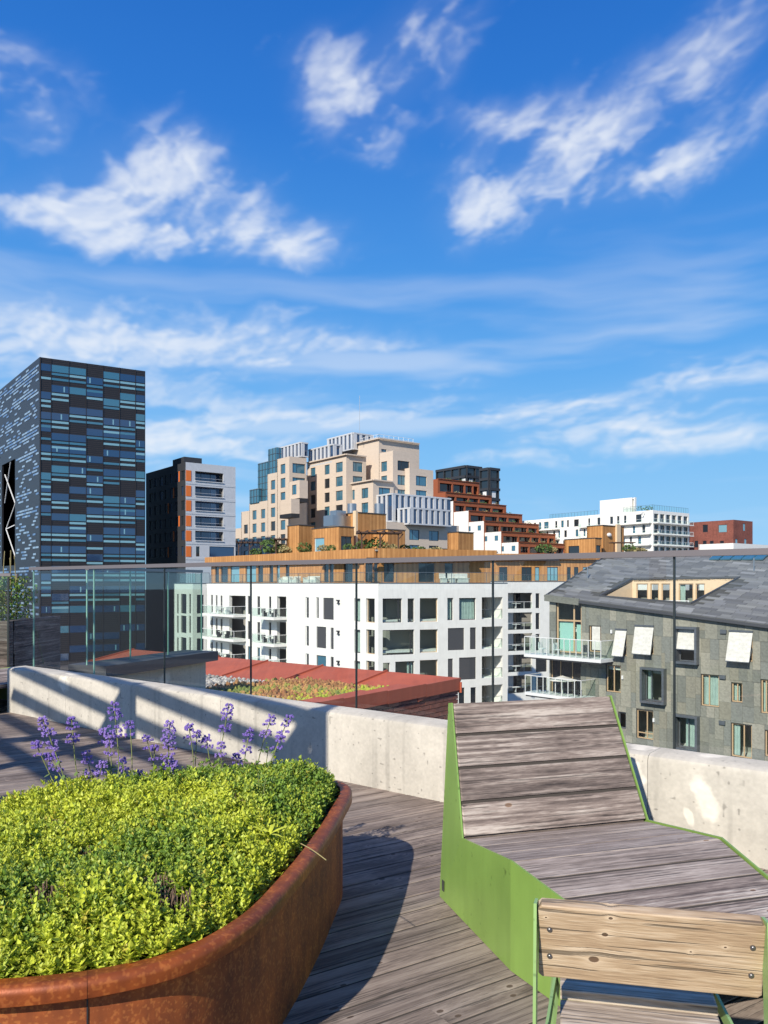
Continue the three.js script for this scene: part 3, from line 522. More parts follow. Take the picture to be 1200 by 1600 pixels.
  for (const [u, d, v, w, h] of [[592, 84, 833, 4.6, 2.6], [390, 100, 848, 3.2, 1.8], [448, 98, 843, 3.2, 1.8]]) { const p = W(u, d), y = yAt(v, d), g = [bx(w, .14, 2.4, 0, y, 0)]; for (const s of [-.42, 0, .42]) { g.push(bx(.14, h, .14, w * s, y - h / 2 - .07, .9)); g.push(bar([w * s + .5, y - .1, .9], [w * s, y - .7, .9], .1, .1)); } for (let i = 0; i < 6; i++) g.push(bx(.08, .16, 2.8, w * (i / 5 - .5) * .96, y + .15, 0)); const m = part('roof_pergola', g, M.darkWood, b, [p[0] - C[0], -GY, p[1] - C[1]]); m.rotation.y = .15; }
}
// ---------------------------------------------------------------- the recessed wing of the white house with loggias
{
  const A0 = W(789, 113), B0 = W(880, 117), A = [A0[0] - (B0[0] - A0[0]) * .6, A0[1] - (B0[1] - A0[1]) * .6], B = [A0[0] + (B0[0] - A0[0]) * 2.4, A0[1] + (B0[1] - A0[1]) * 2.4], b = building('white_wing', 'white wing with stacked deep loggias beside the slate clad house', 'apartment building', A), y1 = yAt(909, 114);
  const len = Math.hypot(B[0] - A[0], B[1] - A[1]), rv = [(B[0] - A[0]) / len, (B[1] - A[1]) / len], lv = [rv[1], -rv[0]], k = block(b, A, 17, len, GY, y1, M.white, { lv, rv, inset: 2.8, core: M.room, th: .4, parapet: .3 }), R = k.R, z = (x) => 780 + x * .15, zy = (y) => 900 + y * .15;
  for (const [t, bt] of [[175, 340], [380, 560], [598, 780], [818, 1000], [1035, 1220]]) {
    const q = R.rect(z(92), zy(t), z(345), zy(bt)); R.hole(q);
    for (let i = 0; i < 3; i++) R.put('window', bx(1.0, q[3] - q[1] - .1, .06, q[0] + .7 + i * 1.2, (q[1] + q[3]) / 2, 0), i === 1 ? M.frameWhite : M.glassDark, -2.4);
    railing(R, q[0], q[2], q[1] + .02, .95, -.05, { post: M.frameWhite, step: 1.4 });
    R.place('loggia_table', [bx(1.3, .06, .8, (q[0] + q[2]) / 2, q[1] + .72, 0), bx(.1, .7, .1, (q[0] + q[2]) / 2, q[1] + .36, 0)], M.frameWhite, -1.3, 'white table inside a loggia of the white wing', 'table', 'tables in the loggias');
    if (t < 800) R.win(R.rect(z(380), zy(t + 5), z(422), zy(bt - 5)), { back: .2 }); else R.win(R.rect(z(382), zy(t + 20), z(500), zy(bt)), { back: .2 });
  }
  R.build(); k.L.build();
  R.put('coping', bx(R.len, .08, .5, R.len / 2, y1 + .04, -.2), M.frameGrey);
  // its timber storey
  const tb2 = new Face(b, W(742, 118), W(975, 123), y1, yAt(874, 120), M.timber, .3);
  for (const [u0, u1, o] of [[780, 793, { mull: [.5] }], [815, 831, { mull: [.5] }], [836, 843, { glass: M.glassTeal }], [855, 872, { glass: M.glassTeal, mull: [.33, .66] }], [886, 892, {}], [897, 904, {}], [911, 919, { glass: M.glassTeal, frame: M.frameWhite }], [948, 954, {}]]) { const q = tb2.rect(u0, 886, u1, 908); tb2.win([q[0], y1 + .15, q[2], q[3]], { glass: M.glassDark, ...o }); }
  tb2.build(); const f0 = yAt(874, 120), f1 = yAt(866, 120);
  tb2.put('fascia', bx(tb2.len, f1 - f0, .3, tb2.len / 2, (f0 + f1) / 2 + .02, 0), M.timber, .5); tb2.put('soffit', bx(tb2.len, .06, .8, tb2.len / 2, f0, .1), M.timberPale); tb2.put('roof', bx(tb2.len, .15, 12, tb2.len / 2, f1 - .1, -5.6), M.roofGrey); tb2.put('core', bx(tb2.len - .2, f0 - y1, 9, tb2.len / 2, (f0 + y1) / 2, -5.4), M.room);
  for (const [u0, u1] of [[770, 806], [808, 870], [928, 960]]) { const a0 = tb2.a(u0), a1 = tb2.a(u1); tb2.put('awning_box', bx(a1 - a0, .22, .3, (a0 + a1) / 2, f0 - .1, 0), M.frameDark, .7); }
  railing(tb2, .2, tb2.len - 3, y1 + .02, 1.0, 3.0, { post: M.frameGrey, step: 2.2 });
  const rb = (u, d, uL, uR, v0, win) => { const c = W(u, d), q = block(b, c, alongTo(c, LV, uL), alongTo(c, RV, uR), f1 - .3, yAt(v0, d), M.timber, { core: M.room, parapet: .1, th: .2, inset: .3 }); if (win) win(q); q.L.build(); q.R.build(); for (const f of [q.L, q.R]) f.put('coping', bx(f.len + .1, .1, .35, f.len / 2, f.y1 + .05, -.08), M.roofEdge); return q; };
  rb(930, 124, 882, 940, 841, (q) => { const w = q.L.rect(888, 853, 905, 865); q.L.win([w[0], f1 + .1, w[2], w[3]], {}); const d2 = q.R.rect(931.5, 852, 939, 865); q.R.win([d2[0], f1 + .1, Math.min(d2[2], q.R.len - .1), d2[3]], {}); });
  const q2 = rb(942, 127, 917, 975, 821); q2.R.put('chimney', bx(1.0, q2.y1 - f1, .35, q2.R.a(964), (q2.y1 + f1) / 2 + .3, 0), M.timberPale, .2); q2.R.put('wall_lamp', new THREE.SphereGeometry(.5, 12, 8).scale(1, .7, .6).translate(q2.R.a(951), yAt(836, 128), 0), M.frameWhite, .1);
  { const p = W(972, 124), y = yAt(848, 124), g = [bx(3.6, .14, 2, 0, y, 0)]; for (const s of [-.4, .4]) g.push(bx(.14, 2, .14, 3.6 * s, y - 1, .7)); part('roof_pergola', g, M.darkWood, b, [p[0] - A[0], -GY, p[1] - A[1]]); }
  for (const [u, v, rx, ry, mat] of [[850, 857, 1.4, .6, M.leafFar], [862, 859, .9, .4, M.leafDry], [982, 857, 1.1, .6, M.leafFar], [995, 860, 1.6, .3, M.leafDry]]) { const p = W(u, 122); part('planting', clump(rx, ry, 150, u).translate(0, yAt(v, 122), 0), mat, b, [p[0] - A[0], -GY, p[1] - A[1]]); }
}
// ---------------------------------------------------------------- a pale wing seen past the white house
{
  const C = W(301, 109), b = building('pale_wing', 'pale rendered wing with tall windows behind the white house', 'apartment building', C), lv = [-.5, -.866], rv = [.866, -.5];
  const k = block(b, C, alongTo(C, lv, 272), alongTo(C, rv, 330), GY, yAt(912, 109), M.white, { lv, rv });
  const z = (x) => x * .2833, zy = (y) => 860 + y * .2833;
  for (const [t, bt] of [[240, 348], [360, 455], [480, 570], [600, 690]]) { for (const [x0, x1] of [[975, 985], [997, 1028], [1042, 1053]]) k.L.win(k.L.rect(z(x0), zy(t), z(x1), zy(bt)), { glass: M.glassDark }); k.R.win(k.R.rect(z(1086), zy(t + 5), z(1124), zy(bt)), { glass: M.glassDark }); }
  k.L.build(); k.R.build(); for (const f of [k.L, k.R]) { f.put('coping', bx(f.len, .1, .5, f.len / 2, f.y1 + .05, -.2), M.frameGrey); railing(f, .1, f.len - .1, f.y1 + .1, 1.4, -.4, { post: M.frameGrey }); }
}
// ---------------------------------------------------------------- slate clad house with a sloping slate roof
{
  const A = W(859, 62.5), rt = [.666, .746], B = add2(A, rt, 24), b = building('slate_house', 'house clad in grey green slate slabs under a sloping slate roof', 'apartment building', A);
  const eave = (t) => t < 2.9 ? mix(.55, .24, t / 2.9) : .24 - .094 * (t - 2.9);
  const f = new Face(b, A, B, GY, .5, M.slateBack, .3); f.outline = [[0, GY], [24, GY], [24, eave(24)], [2.9, eave(2.9)], [0, eave(0)]];
  const z = (x) => 930 + x * .225, zy = (y) => 940 + y * .225, q3 = (x) => 780 + x * .15, q3y = (y) => 900 + y * .15;
  const clear = { glass: M.glassClear, frame: M.frameWood, fw: .07, back: .12 }, wins = [];
  const W2 = (x0, y0, x1, yb, o = clear) => { const r = f.rect(z(x0), zy(y0), z(x1), zy(yb)); wins.push(r); const w = f.win(r, o); return [r, w]; };
  const boxed = (x0, y0, x1, yb, o) => { const [r, w] = W2(x0, y0, x1, yb, o); const W0 = r[2] - r[0], H0 = r[3] - r[1], t = .16; f.put('box_frame', [bx(W0 + 2 * t, t, .5, (r[0] + r[2]) / 2, r[3] + t / 2, .1), bx(W0 + 2 * t, t, .5, (r[0] + r[2]) / 2, r[1] - t / 2, .1), bx(t, H0, .5, r[0] - t / 2, (r[1] + r[3]) / 2, .1), bx(t, H0, .5, r[2] + t / 2, (r[1] + r[3]) / 2, .1)], M.frameGrey, .12); return r; };
  const awn = (r, lean = .5, k = 1) => { const H0 = (r[3] - r[1]) * k; const m = f.put('awning', bx(r[2] - r[0] + .1, .02, Math.hypot(H0, lean), 0, 0, 0).rotateX(Math.atan2(H0, lean)).translate((r[0] + r[2]) / 2, r[3] - H0 / 2, lean / 2), M.screen, .06); f.put('awning_arm', [bar([r[0] - .02, r[3] - H0 * .55, 0], [r[0] - .02, r[3] - H0, lean], .03, .03), bar([r[2] + .02, r[3] - H0 * .55, 0], [r[2] + .02, r[3] - H0, lean], .03, .03), bx(r[2] - r[0] + .12, .05, .05, (r[0] + r[2]) / 2, r[3] - H0 - .02, lean), bx(r[2] - r[0] + .14, .12, .12, (r[0] + r[2]) / 2, r[3] + .02, .02)], M.frameGrey, .06); };
  awn(W2(150, 195, 218, 375)[0], .55); awn(W2(285, 170, 405, 362)[0], .45); awn(boxed(582, 190, 710, 415, { ...clear, frame: M.frameGrey }), .3, .62); awn(W2(940, 207, 1092, 412)[0], .55);
  W2(78, 443, 178, 628, { ...clear, mull: [.5] }); boxed(347, 474, 484, 690, { ...clear, frame: M.frameGrey, mull: [.3], curtain: .3 }); W2(737, 508, 860, 727, { ...clear, mull: [.42], curtain: 1 }); W2(948, 565, 1022, 698, { ...clear, mull: [.5], curtain: .6 }); W2(1152, 545, 1260, 778, { ...clear, mull: [.3], curtain: .3 });
  W2(163, 768, 214, 878, { ...clear, frame: M.frameGrey }); W2(289, 755, 403, 953, { ...clear, mull: [.6], trans: [.2] }); boxed(578, 802, 714, 1016, { ...clear, frame: M.frameGrey, mull: [.5], curtain: .7, curtainAt: 0 }); W2(946, 850, 1088, 1082, { ...clear, mull: [.6], curtain: .35 });
  W2(30, 1010, 120, 1150); W2(1180, 900, 1300, 1080);
  // window with a blind at the upper balcony, tall glazing beside the corner
  const r0 = f.rect(q3(940), q3y(520), q3(1060), q3y(790)); wins.push(r0); f.win(r0, { ...clear }); f.put('blind', bx(r0[2] - r0[0] - .3, (r0[3] - r0[1]) * .9, .04, (r0[0] + r0[2]) / 2 + .1, (r0[1] + r0[3]) / 2 + .05, 0), M.screen, .02);
  const r1 = f.rect(q3(595), q3y(242), q3(857), q3y(800)); wins.push(r1); const w1 = f.win(r1, { glass: M.glassClear, frame: M.frameWood, mull: [.68], trans: [.6], fw: .12 });
  f.put('blind', [bx((r1[2] - r1[0]) * .6, (r1[3] - r1[1]) * .55, .03, r1[0] + (r1[2] - r1[0]) * .35, r1[1] + (r1[3] - r1[1]) * .3, 0), bx((r1[2] - r1[0]) * .22, (r1[3] - r1[1]) * .5, .03, r1[0] + (r1[2] - r1[0]) * .84, r1[1] + (r1[3] - r1[1]) * .28, 0)], M.teal, -.3);
  const r2 = f.rect(q3(540), q3y(870), q3(850), q3y(1230)); wins.push(r2); f.win(r2, { glass: M.glassDark, frame: M.frameWood, mull: [.3, .7] });
  // facade of single slabs
  const rr = rng(12), geos = new Map(), t = .04; let n = 0;
  const slab = (a0, y0, a1, yb) => { if (a1 - a0 < .06 || yb - y0 < .06) return; const w = Math.round((a1 - a0 - .012) * 40) / 40, h = Math.round((yb - y0 - .012) * 40) / 40; if (w < .03 || h < .03) return; const key = w + '_' + h; if (!geos.has(key)) geos.set(key, bx(w, h, t)); const mm = f.put('slate_slab', geos.get(key), M.slate[Math.floor(rr() * 6)], .0); mm.translateX((a0 + a1) / 2); mm.translateY((y0 + yb) / 2); mm.translateZ(.012 + .02 * rr()); n++; };
  const bands = [[.6, -2.15], [-2.15, -4.75], [-4.75, -7.35], [-7.35, -9.9]];
  for (const [yt, yb] of bands) {
    const ws = wins.filter((w) => w[3] > yb && w[1] < yt).map((w) => [w[0] - .02, Math.max(yb, w[1] - .02), w[2] + .02, Math.min(yt, w[3] + .02)]).sort((p, q) => p[0] - q[0]);
    let a = 0; const end = 19, cuts = [];
    while (a < end - .05) { let w = .38 + .5 * rr(); for (const q of ws) for (const e of [q[0], q[2]]) if (e > a + .1 && e < a + w + .22) w = e - a; cuts.push([a, Math.min(end, a + w)]); a += w; }
    for (const [c0, c1] of cuts) {
      const over = ws.filter((q) => q[0] < c1 - .03 && q[2] > c0 + .03).sort((p, q) => q[3] - p[3]); let y = Math.min(yt, eave((c0 + c1) / 2) - .03); const segs = [];
      for (const q of over) { if (q[3] < y) segs.push([q[3], y]); y = Math.min(y, q[1]); } if (y > yb) segs.push([yb, y]);
      for (const [s0, s1] of segs) { let yy = s1; while (yy > s0 + .02) { let h = .9 + 1.0 * rr(); if (yy - h < s0 + .45) h = yy - s0; if (n < 420) slab(c0, yy - h, c1, yy); yy -= h; } }
    }
  }
  f.build();
  // vents and lamps
  for (const [x, y, w] of [[895, 208, 38], [890, 524, 40], [886, 840, 40]]) { const [a, yy] = f.at(z(x), zy(y)); f.put('vent', bx(.4, .26, .12, a, yy, 0), M.frameGrey, .1); }
  for (const [x, y] of [[118, 208], [195, 525], [412, 822]]) { const [a, yy] = f.at(z(x), zy(y)); f.put('wall_lamp', bx(.12, .26, .12, a, yy, 0), M.frameWhite, .1); }
  // the other walls and the inside
  const back = [-f.n[0], -f.n[1]], rel = (p) => [p[0] - A[0], p[1] - A[1]], at = (tt, q) => add2(add2(A, rt, tt), back, q);
  const side = part('wall', prism([at(0, 0), at(0, 9), at(.3, 9), at(.3, .3), at(.3, 0)].slice(0, 4).map(rel), GY, .3), M.slate[0], b); side.position.y = -GY;
  const core = part('core', prism([at(.3, 2.6), at(24, 2.6), at(24, 14), at(.3, 9)].map(rel), GY, -1.9), M.room, b); core.position.y = -GY;
  for (const y of [-1.95, -4.55, -7.15, -9.8]) { const s = part('floor_slab', prism([at(.3, .32), at(24, .32), at(24, 2.7), at(.3, 2.7)].map(rel), y - .25, y), M.white, b); s.position.y = -GY; }
  // roof: sloping plane with a cut-out terrace; positions on it as (along t, back q)
  const RS = .39, ry = (tt, q) => eave(Math.max(2.9, tt)) + .12 + (tt < 2.9 ? .09 * (2.9 - tt) : 0) + RS * q;
  const onRoof = (u, v) => { let q = 3, tt = 5; for (let i = 0; i < 60; i++) { const o = at(0, q), k = (u - CX) / F; tt = (-k * o[1] - o[0]) / (rt[0] + k * rt[1]); const d = -(o[1] + rt[1] * tt), yv = yAt(v, d); q = mix(q, (yv - ry(tt, 0)) / RS, .5); } return [tt, q]; };
  const P1 = onRoof(937.5, 932), P2 = onRoof(988, 905), P3 = onRoof(1156, 902.5), P4 = onRoof(1080, 943.5);
  const ridge = (tt) => (4.0 - ry(tt, 0)) / RS, H = new THREE.Vector3();
  const outline = []; outline.push([-.25, -.3]); for (let i = 0; i <= 12; i++) outline.push([2.9 + i * 21.1 / 12, -.3]); for (let i = 12; i >= 0; i--) outline.push([-.25 + i * 24.25 / 12, ridge(-.25 + i * 24.25 / 12)]);
  const roofAt = (g, dy) => { const p = g.attributes.position; for (let i = 0; i < p.count; i++) { const tt = p.getX(i), q = p.getY(i), h = p.getZ(i), w = at(tt, q); p.setXYZ(i, w[0] - A[0], ry(tt, q) + h + dy - GY, w[1] - A[1]); } g.computeVertexNormals(); return g; };
  const shp = new THREE.Shape(outline.map((p) => new THREE.Vector2(...p))); const hp = new THREE.Path([P1, P2, P3, P4].map((p) => new THREE.Vector2(...p))); shp.holes.push(hp);
  part('roof', roofAt(new THREE.ExtrudeGeometry(shp, { depth: .2, bevelEnabled: false }), -.2), M.slateBack, b);
  const inside = (x, y, poly) => { let c = false; for (let i = 0, j = poly.length - 1; i < poly.length; j = i++) if ((poly[i][1] > y) !== (poly[j][1] > y) && x < (poly[j][0] - poly[i][0]) * (y - poly[i][1]) / (poly[j][1] - poly[i][1]) + poly[i][0]) c = !c; return c; };
  { // roof slates
    const g0 = new THREE.BoxGeometry(1, 1, 1), im = new THREE.InstancedMesh(g0, std(lin(1, 1, 1), .62), 2600), up = new THREE.Vector3(), m = new THREE.Matrix4(), c = new THREE.Color(); let i = 0; const hole = [P1, P2, P3, P4];
    for (let row = 0; row < 44; row++) { const q = -.2 + row * .33; for (let tt = -.2 + (row % 3) * .37 - rr() * .3; tt < 22 && i < 2600;) { const w = .7 + .7 * rr(), mid = tt + w / 2; if (q < ridge(mid) - .1 && tt > -.4 && ![0, .5, 1].some((s) => inside(tt + w * s, q, hole) || inside(tt + w * s, q + .2, hole))) {
      const p = at(mid, q), sl = -.094; const X = new THREE.Vector3(rt[0], mid > 2.9 ? sl : -.13, rt[1]).normalize(), Z = new THREE.Vector3(back[0], RS - .01, back[1]).normalize(), Y = Z.clone().cross(X).normalize(); if (Y.y < 0) Y.negate(); const Z2 = X.clone().cross(Y);
      m.makeBasis(X.clone().multiplyScalar(w - .02), Y.clone().multiplyScalar(.03), Z2.multiplyScalar(.36)); m.setPosition(p[0] - A[0], ry(mid, q) + .03 - GY, p[1] - A[1]); im.setMatrixAt(i, m); const v = .115 + .085 * rr() + .07 * (rr() < .12 ? 1 : 0), k = rr() * .2; im.setColorAt(i, c.setRGB(v, v * (1.0 - .04 * k), v * (.98 - .35 * k))); i++; } tt += w; } }
    im.count = i; im.name = 'roof_slates'; im.userData.kind = 'stuff'; b.add(shade(im));
  }
  const P3d = ([tt, q], dy = 0) => { const w = at(tt, q); return [w[0] - A[0], ry(tt, q) + dy - GY, w[1] - A[1]]; };
  for (const [p, q] of [[P1, P2], [P2, P3], [P3, P4], [P4, P1]]) part('roof_trim', bar(P3d(p, .03), P3d(q, .03), .14, .14), M.roofEdge, b);
  part('eave', bar(P3d([2.9, -.3], -.08), P3d([24, -.3], -.08), .12, .26), M.roofEdge, b); part('eave', bar(P3d([-.25, -.3], -.12), P3d([2.9, -.3], -.12), .14, .5), M.slate[2], b); part('verge', bar(P3d([-.25, -.3], -.05), P3d([-.25, ridge(-.25)], -.05), .12, .22), M.roofEdge, b);
  // terrace inside the cut-out: timber back wall with doors, side cheeks, floor, white bar railing
  const wallLine = (p, q, mat, name) => { const g = new THREE.BufferGeometry(), a = P3d(p, -.02), c = P3d(q, -.02), yb = -1.35 - GY; g.setAttribute('position', new THREE.Float32BufferAttribute([a[0], yb, a[2], c[0], yb, c[2], c[0], c[1], c[2], a[0], yb, a[2], c[0], c[1], c[2], a[0], a[1], a[2]], 3)); g.setAttribute('uv', new THREE.Float32BufferAttribute([0, 0, 4, 0, 4, 2, 0, 0, 4, 2, 0, 2], 2)); g.computeVertexNormals(); return part(name, g, mat, b); };
  wallLine(P1, P2, M.timberPale, 'cheek_wall'); wallLine(P3, P4, M.roofEdge, 'cheek_wall'); wallLine(P4, P1, M.roofEdge, 'cheek_wall');
  const a2 = at(...P2), a3 = at(...P3), tf = new Face(b, a2, a3, -1.35, ry(...P2) - .05, M.timberPale, .2); tf.outline = [[0, -1.35], [tf.len, -1.35], [tf.len, ry(...P3) - .05], [0, ry(...P2) - .05]];
  const z4 = (x) => 850 + x * .2917, z4y = (y) => 750 + y * .2917;
  for (const [x0, x1, o] of [[495, 558, { mull: [.92] }], [570, 615, {}], [630, 676, {}], [722, 800, { curtain: .4 }], [812, 862, {}]]) { const q = tf.rect(z4(x0), z4y(555), z4(x1), z4y(650)); tf.win([q[0], -1.3, q[2], q[3]], { ...clear, ...o }); }
  tf.build();
  tf.put('room', bx(tf.len, 2.4, .1, tf.len / 2, -.2, -1.6), M.room);
  const fl = part('terrace_floor', prism([P1, P2, P3, P4].map((p) => rel(at(...p))), -1.4, -1.3), M.timberPale, b); fl.position.y = -GY;
  railing(new Face(b, at(P1[0] + .6, P1[1] + .1), at(P4[0] - .2, P4[1] + .1), -1.3, 0, M.room), 0, Math.hypot(P4[0] - P1[0] - .8, P4[1] - P1[1]), Math.min(ry(...P4), ry(...P1)) - .55, .75, 0, { glass: null, bars: .12, step: 2 });
  // skylights
  for (let i = 0; i < 5; i++) { const [t0, q0] = onRoof(1122 + i * 17, 872), c0 = at(t0, q0); const m = part('skylight', bx(.75, .1, 1.5), M.glassSky, b, [c0[0] - A[0], ry(t0, q0) + .16 - GY, c0[1] - A[1]]); m.rotation.order = 'YXZ'; m.rotation.y = f.phi; m.rotation.x = Math.atan(RS); }
  for (const [u, v] of [[918, 905], [1178, 893]]) { const [t0, q0] = onRoof(u, v), c0 = at(t0, q0); part('roof_pipe', new THREE.CylinderGeometry(.05, .05, 1, 8).translate(0, .5, 0), M.steel, b, [c0[0] - A[0], ry(t0, q0) - GY, c0[1] - A[1]]); }
  // balconies
  const balc = (u0, u1, vS, vR, dep) => { const a0 = f.a(u0, dep), a1 = f.a(u1, dep), ys = f.y(vS, (a0 + a1) / 2, dep), h = f.y(vR, (a0 + a1) / 2, dep) - ys; f.put('balcony', bx(a1 - a0, .22, dep - .06, (a0 + a1) / 2, ys - .12, 0), M.frameWhite, dep / 2 + .05); f.put('soffit', bx(a1 - a0 - .1, .1, dep - .2, (a0 + a1) / 2, ys - .29, 0), M.charcoal, dep / 2 + .05); railing(f, a0, a1, ys, h, dep - .03, { ends: dep - .1, step: .55, post: M.frameWhite }); return [a0, a1, ys]; };
  const [b0, b1, by] = balc(819, 939, 1026, 998, 1.7), [c0, c1, cy] = balc(820, 908, 1086, 1059, 1.9);
  for (const [a, y, m] of [[b0 + 1.2, by, M.frameWhite], [b0 + 2.6, by, M.frameWhite], [b1 - 1.6, by, M.frameGrey], [c0 + .9, cy, M.frameDark], [c1 - 1.0, cy, M.frameDark]]) f.place('deck_chair', [bx(.5, .05, .5, a, y + .42, 0), bx(.05, .5, .5, a - .25, y + .68, 0), ...[-1, 1].flatMap((s) => [-1, 1].map((q) => bx(.04, .4, .04, a + s * .22, y + .2, q * .22)))], m, .9, m === M.frameWhite ? 'white chair on the upper balcony of the slate house' : m === M.frameGrey ? 'grey metal chair on the upper balcony of the slate house' : 'dark chair beside the parasol on the lower balcony', 'chair', 'chairs on the slate house balconies');
  { const pr = new THREE.ConeGeometry(1.15, .35, 8).translate((c0 + c1) / 2 + .3, cy + 1.25, 0); f.place('parasol', [pr.toNonIndexed(), new THREE.CylinderGeometry(.03, .03, 1.2, 6).translate((c0 + c1) / 2 + .3, cy + .6, 0).toNonIndexed()], M.screen, 1.0, 'cream parasol open on the lower balcony of the slate house', 'parasol'); }
}
// ---------------------------------------------------------------- materials of the terrace
{
  const wood = (seed, c0, c1, c2, streak, knots, kc, sx = 1, sy = 1, list) => tex(1024, 256, (x, y) => {          // grain runs along x; 1 tile = 2.4 m by 0.6 m, or sx, sy times that
    let Y = y, kk = 0, halo = 0;
    for (let i = 0; i < (list ? list.length : knots); i++) { const kx = list ? list[i][0] : hash(i, 1, seed), ky = list ? list[i][1] : hash(i, 2, seed), r = list ? list[i][2] : .006 + .007 * hash(i, 3, seed), dx = (x - kx) / (r * 1.25), dy = (y - ky) / (r * (list ? 2.1 : 2.6)), d2 = dx * dx + dy * dy; if (d2 < 30) { Y -= dy * (list ? .02 : .006) * Math.exp(-d2 * .3); if (d2 < .34) kk = Math.max(kk, sst(.34, .16, d2)); halo = Math.max(halo, Math.exp(-d2 * .5) * (.35 + .65 * hash(i, 9, seed))); } }
    const u = x * sx, q = Y * sy, g = fbm(u * 4, q * 46, 5, seed), fine = fbm(u * 60, q * 210, 3, seed + 5), pat = fbm(u * 9, q * 10, 5, seed + 9), crack = sst(.64, .70, fbm(u * 7, q * 110, 4, seed + 13));
    const t = Math.min(1, Math.max(0, .5 + streak * 1.6 * (g - .5) + .75 * (fine - .5) + 1.0 * (pat - .5)));
    const o = [0, 1, 2].map((i) => { let v = t < .5 ? mix(c0[i], c1[i], t * 2) : mix(c1[i], c2[i], t * 2 - 1); v = mix(v, kc[i], kk * .85); v = mix(v, c2[i] * 1.12, halo * .8 * (1 - kk)); return v * (1 - .34 * crack); });
    return o;
  });
  const deckT = [wood(3, [92, 80, 72], [126, 112, 102], [154, 140, 128], .55, 12, [84, 68, 56]), wood(17, [98, 86, 78], [134, 119, 108], [160, 146, 133], .5, 10, [90, 74, 62])];
  const loungeT = [wood(31, [84, 73, 67], [128, 114, 105], [178, 165, 153], .9, 11, [120, 92, 70]), wood(47, [92, 80, 73], [138, 123, 113], [188, 176, 163], .85, 12, [126, 98, 76])];
  const seatT = wood(61, [120, 107, 98], [154, 140, 130], [186, 173, 161], .7, 11, [128, 104, 84]);
  const chairT = wood(73, [146, 120, 93], [176, 151, 120], [204, 184, 156], .5, 5, [92, 70, 52], .25, .4, [[.27, .34, .03], [.31, .62, .018], [.33, .80, .012], [.74, .60, .007], [.62, .52, .006], [.95, .25, .012], [.09, .75, .006]]), chairSeatT = wood(79, [140, 122, 102], [178, 160, 138], [204, 190, 170], .9, 4, [112, 88, 66]);
  const woodMat = (t, rough = .85, k = 1, fx = 1, fy = 1) => { const m = rep(t, fx / 2.4, fy / .6); return std(lin(k, k, k), rough, 0, { map: m, bumpMap: m, bumpScale: .004 }); };
  M.deck = [woodMat(deckT[0]), woodMat(deckT[1]), woodMat(deckT[0], .85, .88), woodMat(deckT[1], .85, 1.08)];
  M.lounge = loungeT.map((t) => woodMat(t, .8)); M.loungeSeat = woodMat(seatT, .85); M.chairBack = woodMat(chairT, .6, 1, 4, 2.5); M.chairSeat = woodMat(chairSeatT, .8);
  M.bedWood = woodMat(loungeT[0], .85, .6); M.pergola = woodMat(deckT[0], .8, .7);
  const rustT = tex(1024, 512, (x, y) => { const a = fbm(x * 14, y * 7, 5, 4), s = fbm(x * 90, y * 45, 3, 14), sp = sst(.56, .72, fbm(x * 260, y * 130, 2, 24)), run = fbm(x * 60, y * 3, 4, 34), dk = sst(.55, .75, fbm(x * 8 + 4, y * 4, 4, 44)); const t = .55 + .8 * (a - .5) + .35 * (s - .5) + .5 * (run - .5) - .25 * dk; return [mix(96, 176, t) + 26 * sp * (1 - dk * .5), mix(46, 94, t) + 24 * sp * (1 - dk * .5), mix(22, 38, t) + 14 * sp]; });
  M.corten = std(lin(1, 1, 1), .78, .1, { map: rep(rustT, .5, 1), bumpMap: rep(rustT, .5, 1), bumpScale: .0022 });
  M.cortenLip = std(lin(1.02, .94, .9), .5, .25, { map: rep(rustT, .4, .8), bumpMap: rep(rustT, .8, 1.6), bumpScale: .001 });
  const greenT = tex(256, 256, (x, y) => { const v = 232 + 34 * (fbm(x * 5, y * 5, 4, 3) - .5) + 14 * (fbm(x * 40, y * 4, 3, 5) - .5) - 50 * sst(.80, .86, fbm(x * 55, y * 40, 3, 6)); return [v, v, v * .96]; });
  M.green = phys(lin(.25, .41, .095), .42, { map: rep(greenT, .8, .8), clearcoat: .25, clearcoatRoughness: .3 });
  M.greenPale = phys(lin(.33, .52, .20), .4, { map: rep(greenT, .8, .8) });
  M.railBrown = std(lin(.19, .17, .175), .45, .35);
  M.postDark = std(lin(.05, .06, .06), .4, .6);
  M.glassPane = phys(lin(.955, .98, .97), .012, { transmission: 1, thickness: 0, ior: 1.52 });
  M.glassPane2 = phys(lin(.60, .75, .66), .012, { transmission: 1, thickness: 0, ior: 1.75 });
  M.glassEdge = phys(lin(.22, .42, .33), .2, { clearcoat: .5 });
  M.gapShade = std(lin(.055, .045, .036), .98);  // near-black brown that paints in the shade between boards
  M.soil = std(lin(.035, .026, .02), 1);
  M.bolt = std(lin(.30, .29, .28), .35, .9);
  M.twig = std(lin(.20, .13, .09), .95); M.stalk = std(lin(.20, .22, .07), .8);
  M.purple = [std(lin(.19, .12, .42), .8), std(lin(.25, .165, .47), .8)]; M.calyx = std(lin(.12, .06, .16), .8);
}
